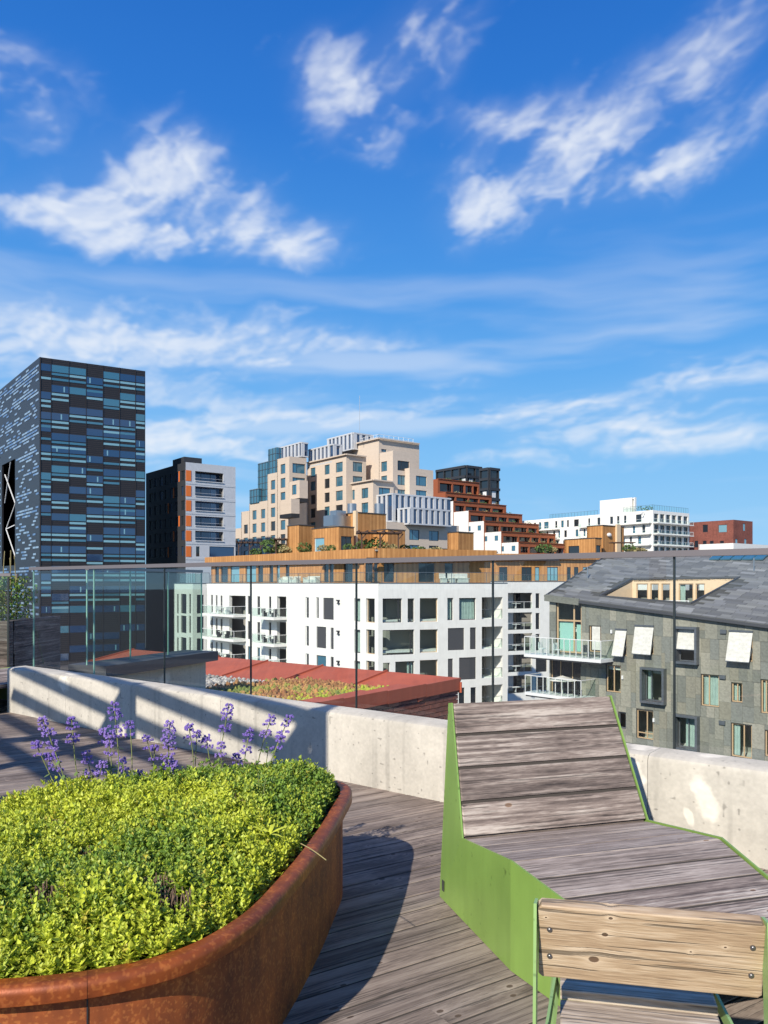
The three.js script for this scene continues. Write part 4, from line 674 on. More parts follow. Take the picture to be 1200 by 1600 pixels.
// ---------------------------------------------------------------- terrace deck of single boards
const PD = new THREE.Vector2(.779, .627).normalize(), PN = new THREE.Vector2(-PD.y, PD.x), PG = new THREE.Vector2(-.245, -6.27);   // parapet run, its inner side, a point under the glass
const PA = PG.clone().addScaledVector(PN, .2);
{
  const base = solo('terrace', prism([[-11, 4], [3.6, 4], [3.6, -2.98], [-4.6, -9.62], [-4.6, -13.5], [-11, -13.5]], -.6, -.06), std(lin(.26, .25, .24), .95), 'grey concrete slab beneath the terrace boards', 'terrace', null, 'structure');
  const deck = thing('deck', 'weathered grey brown timber decking of the roof terrace', 'decking', [0, 0, 0]); deck.userData.kind = 'structure';
  const e = [.84, .54], w0 = [-.54, .84], r = rng(8), pitch = .141, bw = .131, geos = [];
  for (let i = 0; i < 14; i++) { // board variants: same section, own stretch of grain
    const sh = new THREE.Shape([[-bw / 2, -.034], [bw / 2, -.034], [bw / 2, -.003], [bw / 2 - .003, 0], [-bw / 2 + .003, 0], [-bw / 2, -.003]].map((p) => new THREE.Vector2(...p)));
    const g = new THREE.ExtrudeGeometry(sh, { depth: 1, steps: 1, bevelEnabled: false }).rotateY(Math.PI / 2), p = g.attributes.position, uv = g.attributes.uv, ou = r() * 9, ov = r() * 5;
    for (let k = 0; k < p.count; k++) uv.setXY(k, p.getX(k) * 3.2 + ou, p.getZ(k) + p.getY(k) + ov); geos.push(toCreasedNormals(g, .3));
  }
  let k = 0; const th = Math.atan2(e[1], e[0]), joints = [];
  for (let w = -3.4; w < 13.2; w += pitch) {
    const at = (l) => [e[0] * l + w0[0] * w, e[1] * l + w0[1] * w];
    // where the row meets the parapet (front face), or the far edge of the terrace
    const nx = PN.x, nz = PN.y; // inside: (p - PA) . PN > 0 with z = -d
    const f = (l) => { const [x, d] = at(l); return (x - PA.x) * nx + (-d - PA.y) * nz; };
    const slope = f(1) - f(0); let l1 = -f(0) / slope + .05; const pe = at(l1); if ((pe[0] - PA.x) * PD.x + (-pe[1] - PA.y) * PD.y < -5.15) { l1 = Math.min((13.2 - w0[1] * w) / e[1], (-4.62 - w0[0] * w) / e[0]); }
    l1 = Math.min(l1, (3.5 - w0[0] * w) / e[0]);
    let l0 = Math.max((-9.5 - w0[0] * w) / e[0], (-3.5 - w0[1] * w) / e[1]);
    if (l1 - l0 < .2) continue;
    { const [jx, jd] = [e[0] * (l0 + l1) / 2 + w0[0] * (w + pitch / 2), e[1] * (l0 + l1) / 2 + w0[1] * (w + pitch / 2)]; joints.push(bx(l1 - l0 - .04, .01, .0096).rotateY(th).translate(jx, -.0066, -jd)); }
    let l = l0, first = true;
    while (l < l1 - .05) {
      let len = first ? 1.2 + 3 * r() : 3.4 + .6 * r(); if (l + len > l1 - .8) len = l1 - l; first = false;
      if (len > 5.2) len = 4.2;
      const m = part(numbered('deck_board'), geos[Math.floor(r() * geos.length)], M.deck[Math.floor(r() * 4)], deck), [x, d] = at(l + .0015);
      m.position.set(x, .0015 * r(), -d); m.rotation.y = th; m.scale.x = len - .003; k++; l += len;
    }
  }
  const js = part('joint_shade', joints, M.gapShade, deck); js.userData.kind = 'stuff';  // dark strips laid in the gaps, standing in for the shade there
}
// ---------------------------------------------------------------- concrete parapet with glass balustrade
const pt = (s, n = 0) => [PA.x + PD.x * s + PN.x * n, PA.y + PD.y * s + PN.y * n];
const PHI = Math.atan2(-PD.y, PD.x);
{
  const ct = tex(2048, 256, (x, y) => {
    const X = x * 8.5, Y = y * .62, n = fbm(X * 5, Y * 5, 5, 2), fine = fbm(X * 60, Y * 60, 3, 5), v = fbm(X * 9, Y * 1.2, 4, 8), blot = sst(.52, .75, fbm(X * 1.6, Y * 2.4, 4, 12)), pit = sst(.90, .96, vn(X * 38, Y * 38, 15));
    let k = .735 + .08 * (n - .5) + .07 * (fine - .5) + .07 * (v - .5) - .03 * blot; k -= .14 * pit;
    let wr = 0; for (const [cx, cy, rx, ry, rot] of [[7.52, .36, .075, .12, .1], [7.5, .27, .03, .1, .05], [7.93, .31, .06, .15, -.35], [7.84, .2, .025, .06, -.4], [1.25, .42, .12, .09, .1]]) { const dx = X - cx, dy = Y - cy, a = dx * Math.cos(rot) - dy * Math.sin(rot), c = dx * Math.sin(rot) + dy * Math.cos(rot); wr = Math.max(wr, sst(1.15, .7, Math.hypot(a / rx, c / ry) + .7 * (fbm(X * 22, Y * 22, 3, 33) - .5)) * (.5 + .5 * fbm(X * 40, Y * 40, 2, 35))); }
    k = mix(k, .89, wr);
    const run = sst(.6, .8, fbm(X * 14, Y * .8, 3, 44)) * .06; k -= run;
    return [255 * k * 1.0, 255 * k * .965, 255 * k * .895];
  }, true);
  const mt = rep(ct, 1 / 8.5, 1 / .62); M.concrete = std(lin(1, 1, 1), .88, 0, { map: mt, bumpMap: mt, bumpScale: .004 });
  const P = thing('parapet', 'low bare concrete parapet along the edge of the terrace', 'wall', [PA.x, 0, PA.y]);
  const H = .52, TH = .22, cuts = [-5.19, -3.9, -2.62, -1.35, -.08, 1.17, 2.42, 3.67, 4.2];
  for (let i = 0; i < cuts.length - 1; i++) {
    const a = cuts[i] + .0015, c = cuts[i + 1] - .0015, sh = new THREE.Shape([[0, -.3], [0, H - .035], [-.012, H - .012], [-.04, H], [-TH, H + .004], [-TH, -.3]].map((p) => new THREE.Vector2(p[0], p[1])));
    let g = new THREE.ExtrudeGeometry(sh, { depth: c - a, bevelEnabled: false }); // x: inward, y: up, z: along
    const p = g.attributes.position, uv = g.attributes.uv, q = p.clone();
    for (let k = 0; k < p.count; k++) { const al = q.getZ(k) + a, inn = q.getX(k), y = q.getY(k); p.setXYZ(k, PD.x * al + PN.x * inn, y, PD.y * al + PN.y * inn); uv.setXY(k, al + 5.19, y - Math.max(-.02, inn) * 0 + (inn < -.05 ? inn : 0)); }
    g.computeVertexNormals(); part('concrete_panel', toCreasedNormals(g, .5), M.concrete, P);
  }
  // glass fixed to the outer side
  const G = thing('balustrade', 'glass balustrade with a dark handrail above the concrete parapet', 'balustrade', [PG.x, 0, PG.y]);
  const s0 = -4.93, step = 1.245, us = [47, 141, 251, 386, 551]; const ss = us.map((u) => { const k = (u - CX) / F; return (-k * PG.y - PG.x) / (PD.x + k * PD.y); }); for (let i = 0; i < 4; i++) ss.push(ss[ss.length - 1] + 1.245);
  const at = (s, n, y) => [PD.x * s + PN.x * n, y, PD.y * s + PN.y * n];
  for (let i = 0; i < ss.length - 1; i++) { const g = new THREE.PlaneGeometry(ss[i + 1] - ss[i] - .012, 1.34).rotateY(PHI), c = at((ss[i] + ss[i + 1]) / 2, -.045, .98); part('pane', g.translate(...c), M.glassPane, G); }
  ss.forEach((s, i) => { const c = at(s, -.045, .985); part('post', bx(.011, 1.37, .014).rotateY(PHI).translate(...c), i < 2 ? M.glassEdge : M.postDark, G); const d = at(s, -.02, .6); part('clamp', bx(.05, .07, .05).rotateY(PHI).translate(...at(s, -.02, .42)), M.postDark, G); });
  part('handrail', bar(at(ss[0] - .06, -.045, 1.678), at(ss[ss.length - 1], -.045, 1.678), .06, .036), M.railBrown, G);
}
// ---------------------------------------------------------------- return wall with a second glass run
{
  const a = [-3.26, -9.2], c = [-2.40, -11.25], dx = c[0] - a[0], dz = c[1] - a[1], L = Math.hypot(dx, dz), D = [dx / L, dz / L], phi = Math.atan2(-D[1], D[0]), N = [-D[1], D[0]];
  const g = thing('return_wall', 'concrete return wall with a dark metal coping beyond the balustrade', 'wall', [a[0], 0, a[1]]);
  const wp = (s, n, y) => [D[0] * s + N[0] * n, y, D[1] * s + N[1] * n];
  part('concrete_panel', bx(L - .08, 2.2, .3).rotateY(phi).translate(...wp(L / 2 - .04, -.22, -.68)), M.concrete, g);
  part('coping', bx(L, .13, .56).rotateY(phi).translate(...wp(L / 2, -.2, .49)), M.roofEdge, g);
  const q = thing('glass_screen', 'green tinted glass screen standing on the dark coped return wall', 'glass screen', [a[0], .555, a[1]]);
  const n = 3, w = L / n; for (let i = 0; i < n; i++) part('pane', new THREE.PlaneGeometry(w - .012, 1.08).rotateY(phi).translate(...wp(w * (i + .5), -.2, .545)), M.glassPane2, q);
  for (let i = 0; i <= n; i++) part('post', bx(.012, 1.1, .016).rotateY(phi).translate(...wp(w * i, -.2, .55)), M.glassEdge, q);
  part('handrail', bar(wp(0, -.2, 1.12), wp(L, -.2, 1.12), .05, .035), M.railBrown, q);
}
// ---------------------------------------------------------------- brick house below with its planted roof
{
  const C1 = [1.12, -12.2], a = [-.78, -.62], bd = [-.62, .78], LA = 8.5, LB = 4.4, g = thing('brick_house', 'red brick building with red metal coping round a planted roof', 'building', [C1[0], GY, C1[1]]);
  const at = (x, y, z) => [a[0] * x + bd[0] * z, y - GY, a[1] * x + bd[1] * z], P2 = (x, z) => { const p = at(x, 0, z); return [p[0], p[2]]; };
  const sub = part('wall', prism([P2(.03, .03), P2(.03, LB), P2(LA, LB), P2(LA, .03)], GY, -.19), M.mortar, g); sub.position.y = -GY;
  // bricks of the visible end wall
  const bw = .235, bh = .058, ph = .068, r = rng(31), gm = [bx(.04, bh, bw), bx(.04, bh, bw * .48)], phi = Math.atan2(bd[0], bd[1]);
  for (let c = 0; c < 13; c++) for (let z = .005 - (c % 2) * .12, i = 0; z < LB; z += bw + .01, i++) { const half = z < 0, zz = half ? .06 : z + bw / 2; if (zz > LB - .1) break; const m = part('brick', gm[half ? 1 : 0], M.brick[Math.floor(r() * 5)], g); const p = at(.012 - .004 * r(), -.155 - c * ph, zz); m.position.set(...p); m.rotation.y = phi; }
  // coping: wide sloping sheets along the far side, a fascia along the near end
  const sheet = (x0, x1, z0, z1, y0, y1, th) => { const v = [at(x0, y0, z0), at(x1, y0, z0), at(x1, y1, z1), at(x0, y1, z1)], lo = v.map((p) => [p[0], p[1] - th, p[2]]), idx = [[0, 1, 2, 3], [7, 6, 5, 4], [0, 4, 5, 1], [1, 5, 6, 2], [2, 6, 7, 3], [3, 7, 4, 0]], all = [...v, ...lo], pos = [], uv = []; for (const [p, q, s, t] of idx) for (const k of [p, s, q, p, t, s]) { pos.push(...all[k]); uv.push(all[k][0] * .7, all[k][2] * .7); } const G = new THREE.BufferGeometry(); G.setAttribute('position', new THREE.Float32BufferAttribute(pos, 3)); G.setAttribute('uv', new THREE.Float32BufferAttribute(uv, 2)); G.computeVertexNormals(); return G; };
  const seams = [-.03, 1.42, 2.85, 4.25, 5.65, 7.05, 8.5];
  for (let i = 0; i < seams.length - 1; i++) { part('coping_sheet', sheet(seams[i] + .006, seams[i + 1] - .006, -.06, 1.05, .06, -.13, .05), M.redMetal, g); part('seam', bar(at(seams[i + 1], .075, -.06), at(seams[i + 1], -.115, 1.05), .025, .03), M.redMetal, g); }
  part('fascia', sheet(-.06, 8.5, -.035, -.02, .0, .0, .16), M.redMetal, g);
  for (let i = 0; i < 4; i++) part('coping_sheet', sheet(-.03, .34, 1.06 + i * .84, 1.06 + (i + 1) * .84 - .006, .05, .02, .05), M.redMetal, g);
  for (let i = 0; i < 5; i++) { const z0 = -.03 + i * .9; part('fascia', sheet(-.034, -.012, z0, Math.min(LB, z0 + .894), .06, .05, .18), M.redMetal, g); }
  const bed = part('roof_bed', prism([P2(.35, 1.0), P2(.35, LB), P2(LA, LB), P2(LA, 1.0)], -.27, -.16), M.soil, g); bed.position.y = -GY;
  // stonecrop and pebbles
  const sg = []; { const q = rng(3); for (let i = 0; i < 9; i++) { const c = new THREE.IcosahedronGeometry(.022 + .014 * q(), 0).scale(1, .8 + q(), 1).translate((q() - .5) * .08, .02 + .045 * q(), (q() - .5) * .08); sg.push(c); } }
  const n = 5200, im = new THREE.InstancedMesh(mergeGeometries(sg), std(lin(1, 1, 1), .9), n), m4 = new THREE.Matrix4(), e = new THREE.Euler(), qn = new THREE.Quaternion(), col = new THREE.Color(), r2 = rng(61); let i = 0;
  for (let k = 0; k < 30000 && i < n; k++) {
    const x = .36 + r2() * 3.0, z = 1.02 + r2() * (LB - 1.05), edge = x + .5 * (fbm(x * 2, z * 2, 3, 6) - .5); if (r2() < sst(2.1, 2.9, edge)) continue;
    const h = .05 * fbm(x * 3, z * 3, 3, 9); e.set(0, r2() * 6.3, 0); m4.compose(new THREE.Vector3(...at(x, -.155 + h, z)), qn.setFromEuler(e), new THREE.Vector3(1, .7 + .8 * r2(), 1).multiplyScalar(.7 + .5 * r2())); im.setMatrixAt(i, m4);
    const t = vn(x * 1.5 + 2, z * 1.6, 4) + .5 * (r2() - .5), near = sst(1.25, .4, x); if (r2() < near * .9) col.setRGB(.30 + .1 * r2(), .31 + .1 * r2(), .04); else if (t < .35) col.setRGB(.30, .12 + .05 * r2(), .06); else if (t < .6) col.setRGB(.38 + .1 * r2(), .24, .09); else if (t < .8) col.setRGB(.28, .26, .06); else col.setRGB(.16, .2, .05); im.setColorAt(i, col); i++;
  }
  im.count = i; im.name = 'stonecrop'; shade(im); g.add(im); im.userData.kind = 'stuff';
  const sn = 6000, st = new THREE.InstancedMesh(new THREE.IcosahedronGeometry(.032, 1).scale(1, .6, .8), std(lin(1, 1, 1), .9), sn); i = 0;
  for (let k = 0; k < 30000 && i < sn; k++) { const x = 1.7 + r2() * 5.2, z = 1.02 + r2() * (LB - 1.05); if (r2() > sst(1.8, 2.7, x)) continue; e.set(r2() * 6, r2() * 6, r2() * 6); m4.compose(new THREE.Vector3(...at(x, -.15 + .025 * r2(), z)), qn.setFromEuler(e), new THREE.Vector3(1, 1, 1).multiplyScalar(.5 + .9 * r2())); st.setMatrixAt(i, m4); const v = .20 + .3 * r2(); st.setColorAt(i, col.setRGB(v, v * .95, v * .86)); i++; }
  st.count = i; st.name = 'pebbles'; shade(st); st.userData.kind = 'stuff'; g.add(st);
}
// ---------------------------------------------------------------- timber pergola beside the terrace (out of view, its shade falls on the parapet)
{
  const H = 3.66, t = 4.5, sd = [.63, .777], sn = [.777, -.63], g = thing('pergola', 'timber pergola whose slatted roof shades the parapet', 'pergola', [-2.6, 0, -2.24]), o = [-2.6, -2.24];
  const post = (s) => { const p = pt(s); return [p[0] - SUNT.x * t, p[1] - SUNT.y * t]; }, posts = [-.175, -2.695, -5.215].map(post);
  for (const p of posts) part('post', bx(.15, H + .04, .15).rotateY(PHI).translate(p[0] - o[0], (H + .04) / 2, p[1] - o[1]), M.pergola, g);
  const onH = (c, s) => { // where a slat of offset c ends: its shade reaches parapet position s
    const p = pt(s), dn = sn[0] * p[0] + sn[1] * p[1], k = dn - c, m = sn[0] * SUNT.x + sn[1] * SUNT.y; return [p[0] - SUNT.x * k / m, p[1] - SUNT.y * k / m]; };
  const c25 = [-1.357, -.927, -.497, -.06, .37, .80, 1.23], sh = (H - 2.5) / Math.tan(ELEV), m = sn[0] * SUNT.x + sn[1] * SUNT.y;
  for (const c0 of c25) { const c = c0 - m * sh, e = onH(c, -.2), L = 5.2; part('slat', bar([e[0] - o[0], H, e[1] - o[1]], [e[0] - sd[0] * L - o[0], H, e[1] - sd[1] * L - o[1]], .178, .03), M.pergola, g); }
  const pe = (k) => [posts[0][0] + SUNT.x * k - o[0], H - .06, posts[0][1] + SUNT.y * k - o[1]]; part('beam', bar(pe(-2.2), pe(1.2), .12, .09), M.pergola, g);
  for (let i = 0; i < 2; i++) { const p = posts[i], yT = .49 + Math.tan(ELEV) * t, run = 2.3; part('brace', bar([p[0] - o[0], yT, p[1] - o[1]], [p[0] - PD.x * run - o[0], yT - run * 1.15, p[1] - PD.y * run - o[1]], .05, .21), M.pergola, g); }
}
// ---------------------------------------------------------------- planted timber trough beyond the end of the parapet
{
  const g = thing('timber_trough', 'raised trough of stacked dark timber logs beyond the balustrade', 'planter', [-7.35, 0, -11.6]);
  for (let i = 0; i < 6; i++) part('log', bx(3.9, .155, .16, 0, .08 + i * .16, .02 * Math.sin(i * 5)), M.bedWood, g);
  part('soil', bx(3.8, .1, 1.6, 0, .86, -.85), M.soil, g); part('log', bx(.16, .96, 1.7, 1.87, .48, -.9), M.bedWood, g);
  const n = 11000, leaf = new THREE.PlaneGeometry(.026, .014), im = new THREE.InstancedMesh(leaf, phys(lin(1, 1, 1), .7, { side: THREE.DoubleSide }), n), r = rng(90), m4 = new THREE.Matrix4(), qn = new THREE.Quaternion(), e = new THREE.Euler(), c = new THREE.Color();
  const hd = thing('trough_shrub', 'green leafy shrubs growing in the dark timber trough', 'shrub', [-7.35, .92, -12.2]);
  for (let i = 0; i < n; i++) { const x = -1.9 + 3.75 * r(), y = .68 * Math.pow(r(), .8) * (.8 + .35 * vn(x * 3, 1, 4)), z = (r() - .5) * 1.2; e.set(r() * 6, r() * 6, r() * 6); m4.compose(new THREE.Vector3(x, y, z), qn.setFromEuler(e), new THREE.Vector3(1, 1, 1).multiplyScalar(1 + r())); im.setMatrixAt(i, m4); im.setColorAt(i, c.setRGB(.10 + .08 * r(), .17 + .08 * r(), .025)); }
  im.name = 'foliage'; im.userData.kind = 'stuff'; hd.add(shade(im)); const stems = []; for (let i = 0; i < 26; i++) stems.push(bx(.012, .6 * (.5 + r()), .012, -1.8 + 3.5 * r(), .3, (r() - .5) * .8)); part('stem', stems, M.twig, hd);
  const gr = []; for (let i = 0; i < 60; i++) { const x = -1.7 + 3.4 * r(), z = (r() - .5) * .8; gr.push(bar([x, .5, z], [x + .1 * (r() - .5), .95 + .15 * r(), z + .1 * (r() - .5)], .012, .008)); } part('dry_grass', gr, M.leafDry, hd);
  const q = thing('trough_balustrade', 'glass balustrade in front of the planted timber trough', 'balustrade', [-7.2, 0, -11.2]); part('pane', bx(3.9, .9, .012, 0, 1.15, 0), M.glassPane, q); part('handrail', bx(3.96, .04, .05, 0, 1.625, 0), M.railBrown, q); for (const x of [-1.94, 0, 1.94]) part('post', bx(.02, 1.6, .03, x, .8, 0), M.postDark, q);
}
// ---------------------------------------------------------------- corten steel planter
const rimPts = [[-.154, 3.86], [-.172, 3.99], [-.24, 4.08], [-.38, 4.13], [-.62, 4.12], [-1.06, 3.93], [-1.40, 3.74], [-1.68, 3.56], [-1.93, 3.34], [-2.1, 3.08], [-2.2, 2.8], [-2.2, 2.5], [-2.12, 2.2], [-1.85, 2.0], [-1.45, 1.955], [-1.15, 1.96], [-.94, 1.975], [-.72, 2.03], [-.53, 2.145], [-.39, 2.37], [-.30, 2.72], [-.22, 3.2], [-.175, 3.6]];
const rimCurve = new THREE.CatmullRomCurve3(rimPts.map(([x, d]) => new THREE.Vector3(x, 0, -d)), true, 'centripetal');
{
  const N = 264, P = rimCurve.getSpacedPoints(N).slice(0, N), L = rimCurve.getLength(), nor = P.map((p, i) => { const a = P[(i + N - 1) % N], b = P[(i + 1) % N], t = b.clone().sub(a).normalize(); return new THREE.Vector3(-t.z, 0, t.x); });
  const cen = new THREE.Vector3(-1.2, 0, -3.05); nor.forEach((n, i) => { if (n.dot(P[i].clone().sub(cen)) < 0) n.negate(); });
  const g = thing('planter', 'rust brown weathering steel planter full of low green herbs', 'planter', [-1.2, 0, -3.05]);
  const sweep = (i0, i1, prof) => { // prof: [outward, y]
    const pos = [], uv = [], idx = [], m = prof.length; let run = 0; const acc = [0]; for (let k = 1; k < m; k++) acc.push(acc[k - 1] + Math.hypot(prof[k][0] - prof[k - 1][0], prof[k][1] - prof[k - 1][1]));
    for (let i = i0; i <= i1; i++) { const p = P[(i + N) % N], n = nor[(i + N) % N]; for (let k = 0; k < m; k++) { pos.push(p.x + n.x * prof[k][0] - cen.x, prof[k][1], p.z + n.z * prof[k][0] - cen.z); uv.push(i / N * L, acc[k]); } }
    for (let i = 0; i < i1 - i0; i++) for (let k = 0; k < m - 1; k++) { const a = i * m + k, b = a + 1, c = a + m, d = c + 1; idx.push(a, b, c, b, d, c); }
    const G = new THREE.BufferGeometry(); G.setAttribute('position', new THREE.Float32BufferAttribute(pos, 3)); G.setAttribute('uv', new THREE.Float32BufferAttribute(uv, 2)); G.setIndex(idx); G.computeVertexNormals(); return G;
  };
  let seam = 0, best = 9; P.forEach((p, i) => { const d = Math.abs((p.x / -p.z) * F + CX - 143); if (-p.z < 2.4 && d < best) { best = d; seam = i; } });
  const lip = [[-.046, .452], [-.004, .450], [0, .4535]]; for (let i = 0; i <= 6; i++) { const a = i / 6 * Math.PI / 2; lip.push([-.022 + .022 * Math.cos(a), .478 + .022 * Math.sin(a)]); } lip.push([-.056, .499], [-.06, .494], [-.06, .40]);
  const cuts = [seam - N, seam - Math.round(N * .62), seam - Math.round(N * .30), seam];
  for (let i = 0; i < 3; i++) { const W1 = [[-.046, 0], [-.046, .16], [-.046, .31], [-.046, .452]], o = i === 0 ? 0 : i === 1 ? -.0015 : .0015; part('side_sheet', sweep(cuts[i], cuts[i + 1], W1.map(([a, y]) => [a + o, y])), M.corten, g); part('rim', sweep(cuts[i], cuts[i + 1], lip.map(([a, y]) => [a + o, y + o * .4])), M.cortenLip, g); }
  for (const c of cuts.slice(1)) { const p = P[(c + N) % N], n = nor[(c + N) % N]; const f = part('weld_seam', bx(.004, .45, .006), M.black, g); f.position.set(p.x - n.x * .0455 - cen.x, .226, p.z - n.z * .0455 - cen.z); f.rotation.y = Math.atan2(n.x, n.z); }
  const soil = P.map((p, i) => [p.x - nor[i].x * .08 - cen.x, p.z - nor[i].z * .08 - cen.z]).filter((_, i) => i % 4 === 0);
  part('soil', prism(soil, .30, .455), M.soil, g);
}
const polyIn = P2 => { const poly = P2; return (x, z) => { let c = false; for (let i = 0, j = poly.length - 1; i < poly.length; j = i++) if ((poly[i][1] > z) !== (poly[j][1] > z) && x < (poly[j][0] - poly[i][0]) * (z - poly[i][1]) / (poly[j][1] - poly[i][1]) + poly[i][0]) c = !c; return c; }; };
const rimPoly = rimCurve.getSpacedPoints(160).map((p) => [p.x, p.z]), inRim = polyIn(rimPoly);
const rimDist = (x, z) => { let b = 9; for (const p of rimPoly) { const d = (p[0] - x) ** 2 + (p[1] - z) ** 2; if (d < b) b = d; } return Math.sqrt(b); };
const bare = [[-.98, 2.34], [-1.02, 2.75], [-.62, 2.36], [-.70, 2.45], [-1.25, 3.0], [-.60, 3.28]];       // places where old twigs show
const herbTop = (x, z, dist) => .455 + .10 * sst(.02, .30, dist) + .085 * fbm(x * 5, z * 5, 3, 5) + .02 * sst(-3.2, -4.0, z);
{
  // a sprig of rounded leaves in crossed pairs
  const leafG = (s) => { const q = [[0, 0, 0], [.26, .06, .26], [.28, .07, .56], [0, .0, 1.05], [-.28, .07, .56], [-.26, .06, .26], [0, -.04, .5]], tri = [[0, 1, 6], [1, 2, 6], [2, 3, 6], [3, 4, 6], [4, 5, 6], [5, 0, 6]], pos = []; for (const t of tri) for (const k of [t[0], t[2], t[1]]) pos.push(q[k][0] * s * 1.05, q[k][1] * s, q[k][2] * s); const g = new THREE.BufferGeometry(); g.setAttribute('position', new THREE.Float32BufferAttribute(pos, 3)); g.computeVertexNormals(); return g; };
  const sprig = (seed, tall) => { const r = rng(seed), gs = []; const n = 5; for (let k = 0; k < n; k++) for (let j = 0; j < 2; j++) { const s = mix(.026, .013, k / (n - 1)) * (.85 + .3 * r()), y = mix(-.034, .014, k / (n - 1)) * tall, g = leafG(s).rotateX(-mix(.15, .95, k / (n - 1)) + .5 * (r() - .5)).rotateY(k * Math.PI / 2 + j * Math.PI + .5 * (r() - .5)).translate(0, y, 0); gs.push(g); } return mergeGeometries(gs); };
  const herb = thing('herb_mat', 'dense mat of yellow green herb leaves filling the rusty planter', 'herbs', [0, 0, 0]); herb.userData.kind = 'stuff';
  const mat = phys(lin(1, 1, 1), .55, { side: THREE.DoubleSide, transmission: .22, thickness: 0 });
  const r = rng(2024), m4 = new THREE.Matrix4(), qn = new THREE.Quaternion(), q2 = new THREE.Quaternion(), e = new THREE.Euler(), c = new THREE.Color();
  for (let v = 0; v < 4; v++) {
    const n = 3900, im = new THREE.InstancedMesh(sprig(40 + v, 1 + .25 * v), mat, n); let i = 0;
    for (let k = 0; k < 40000 && i < n; k++) {
      const x = -2.25 + 2.15 * r(), z = -4.15 + 2.2 * r(); if (!inRim(x, z)) continue; const d = rimDist(x, z); if (d < (x > -.75 && z < -2.25 ? .075 : .064) + .025 * vn(x * 14, z * 14, 3)) continue;
      let hole = 0; for (const [bx0, bd] of bare) hole = Math.max(hole, 1 - Math.hypot((x - bx0) * 1.0, (-z - bd)) / .075); if (hole > 0 && r() < hole * 2.2) continue;
      const layer = r(), y = herbTop(x, z, d) + .034 * (vn(x * 19, z * 19, 12) - .5) - (layer < .35 ? .035 * r() : 0);
      e.set((r() - .5) * 1.1, r() * 6.283, (r() - .5) * 1.1); qn.setFromEuler(e); const s = (.6 + .75 * r()) * (r() < .05 && d > .15 ? 1.45 : 1);
      m4.compose(new THREE.Vector3(x, y + .012 * r(), z), qn, new THREE.Vector3(s, s, s)); im.setMatrixAt(i, m4);
      const t = sst(.30, .70, .75 * fbm(x * 2.4 + 1, z * 2.4, 3, 8) + .35 * r() + (z < -3.25 ? -.03 : .03)); c.setRGB(mix(.18, .56, t), mix(.30, .61, t), mix(.034, .05, t)); const j = .78 + .4 * r(); c.multiplyScalar(j); if (r() < .015) c.setRGB(.5, .44, .05); im.setColorAt(i, c); i++;
    }
    im.count = i; im.name = 'leaf_sprigs'; im.userData.kind = 'stuff'; herb.add(shade(im));
  }
  // old twigs in the gaps
  const tw = []; for (const [x, d] of bare) for (let k = 0; k < 46; k++) { const a = r() * 6.28, q = .055 * Math.sqrt(r()), px = x + Math.cos(a) * q, pz = -d + Math.sin(a) * q, y = herbTop(x, -d, .3); tw.push(bar([px, y - .07, pz], [px + .03 * (r() - .5), y - .012 + .02 * r(), pz + .03 * (r() - .5)], .0022, .0022)); }
  const t = part('twigs', tw, M.twig, herb); t.userData.kind = 'stuff';
  // wiry shoots at the back
  const sh = []; for (let k = 0; k < 70; k++) { const x = -1.95 + 1.75 * r(), z = -3.3 - .75 * r(); if (!inRim(x, z) || rimDist(x, z) < .07 || rimDist(x, z) > .35 || x > -.42 || z > -3.2) continue; const y = herbTop(x, z, .2); sh.push(bar([x, y - .02, z], [x + .06 * (r() - .5), y + .03 + .10 * r() ** 2, z + .05 * (r() - .5)], .0036, .0036)); }
  const s2 = part('shoots', sh, M.stalk, herb); s2.userData.kind = 'stuff';
  const sp = new THREE.InstancedMesh(sprig(77, 1), mat, 90); let i = 0; for (const g of sh) { g.computeBoundingBox(); const b = g.boundingBox; m4.compose(new THREE.Vector3((b.min.x + b.max.x) / 2, b.max.y, (b.min.z + b.max.z) / 2), qn.identity(), new THREE.Vector3(1, 1, 1).multiplyScalar(.9)); sp.setMatrixAt(i, m4); sp.setColorAt(i, c.setRGB(.17, .28, .045)); i++; } sp.count = i; sp.name = 'shoot_tips'; sp.userData.kind = 'stuff'; herb.add(shade(sp));
}
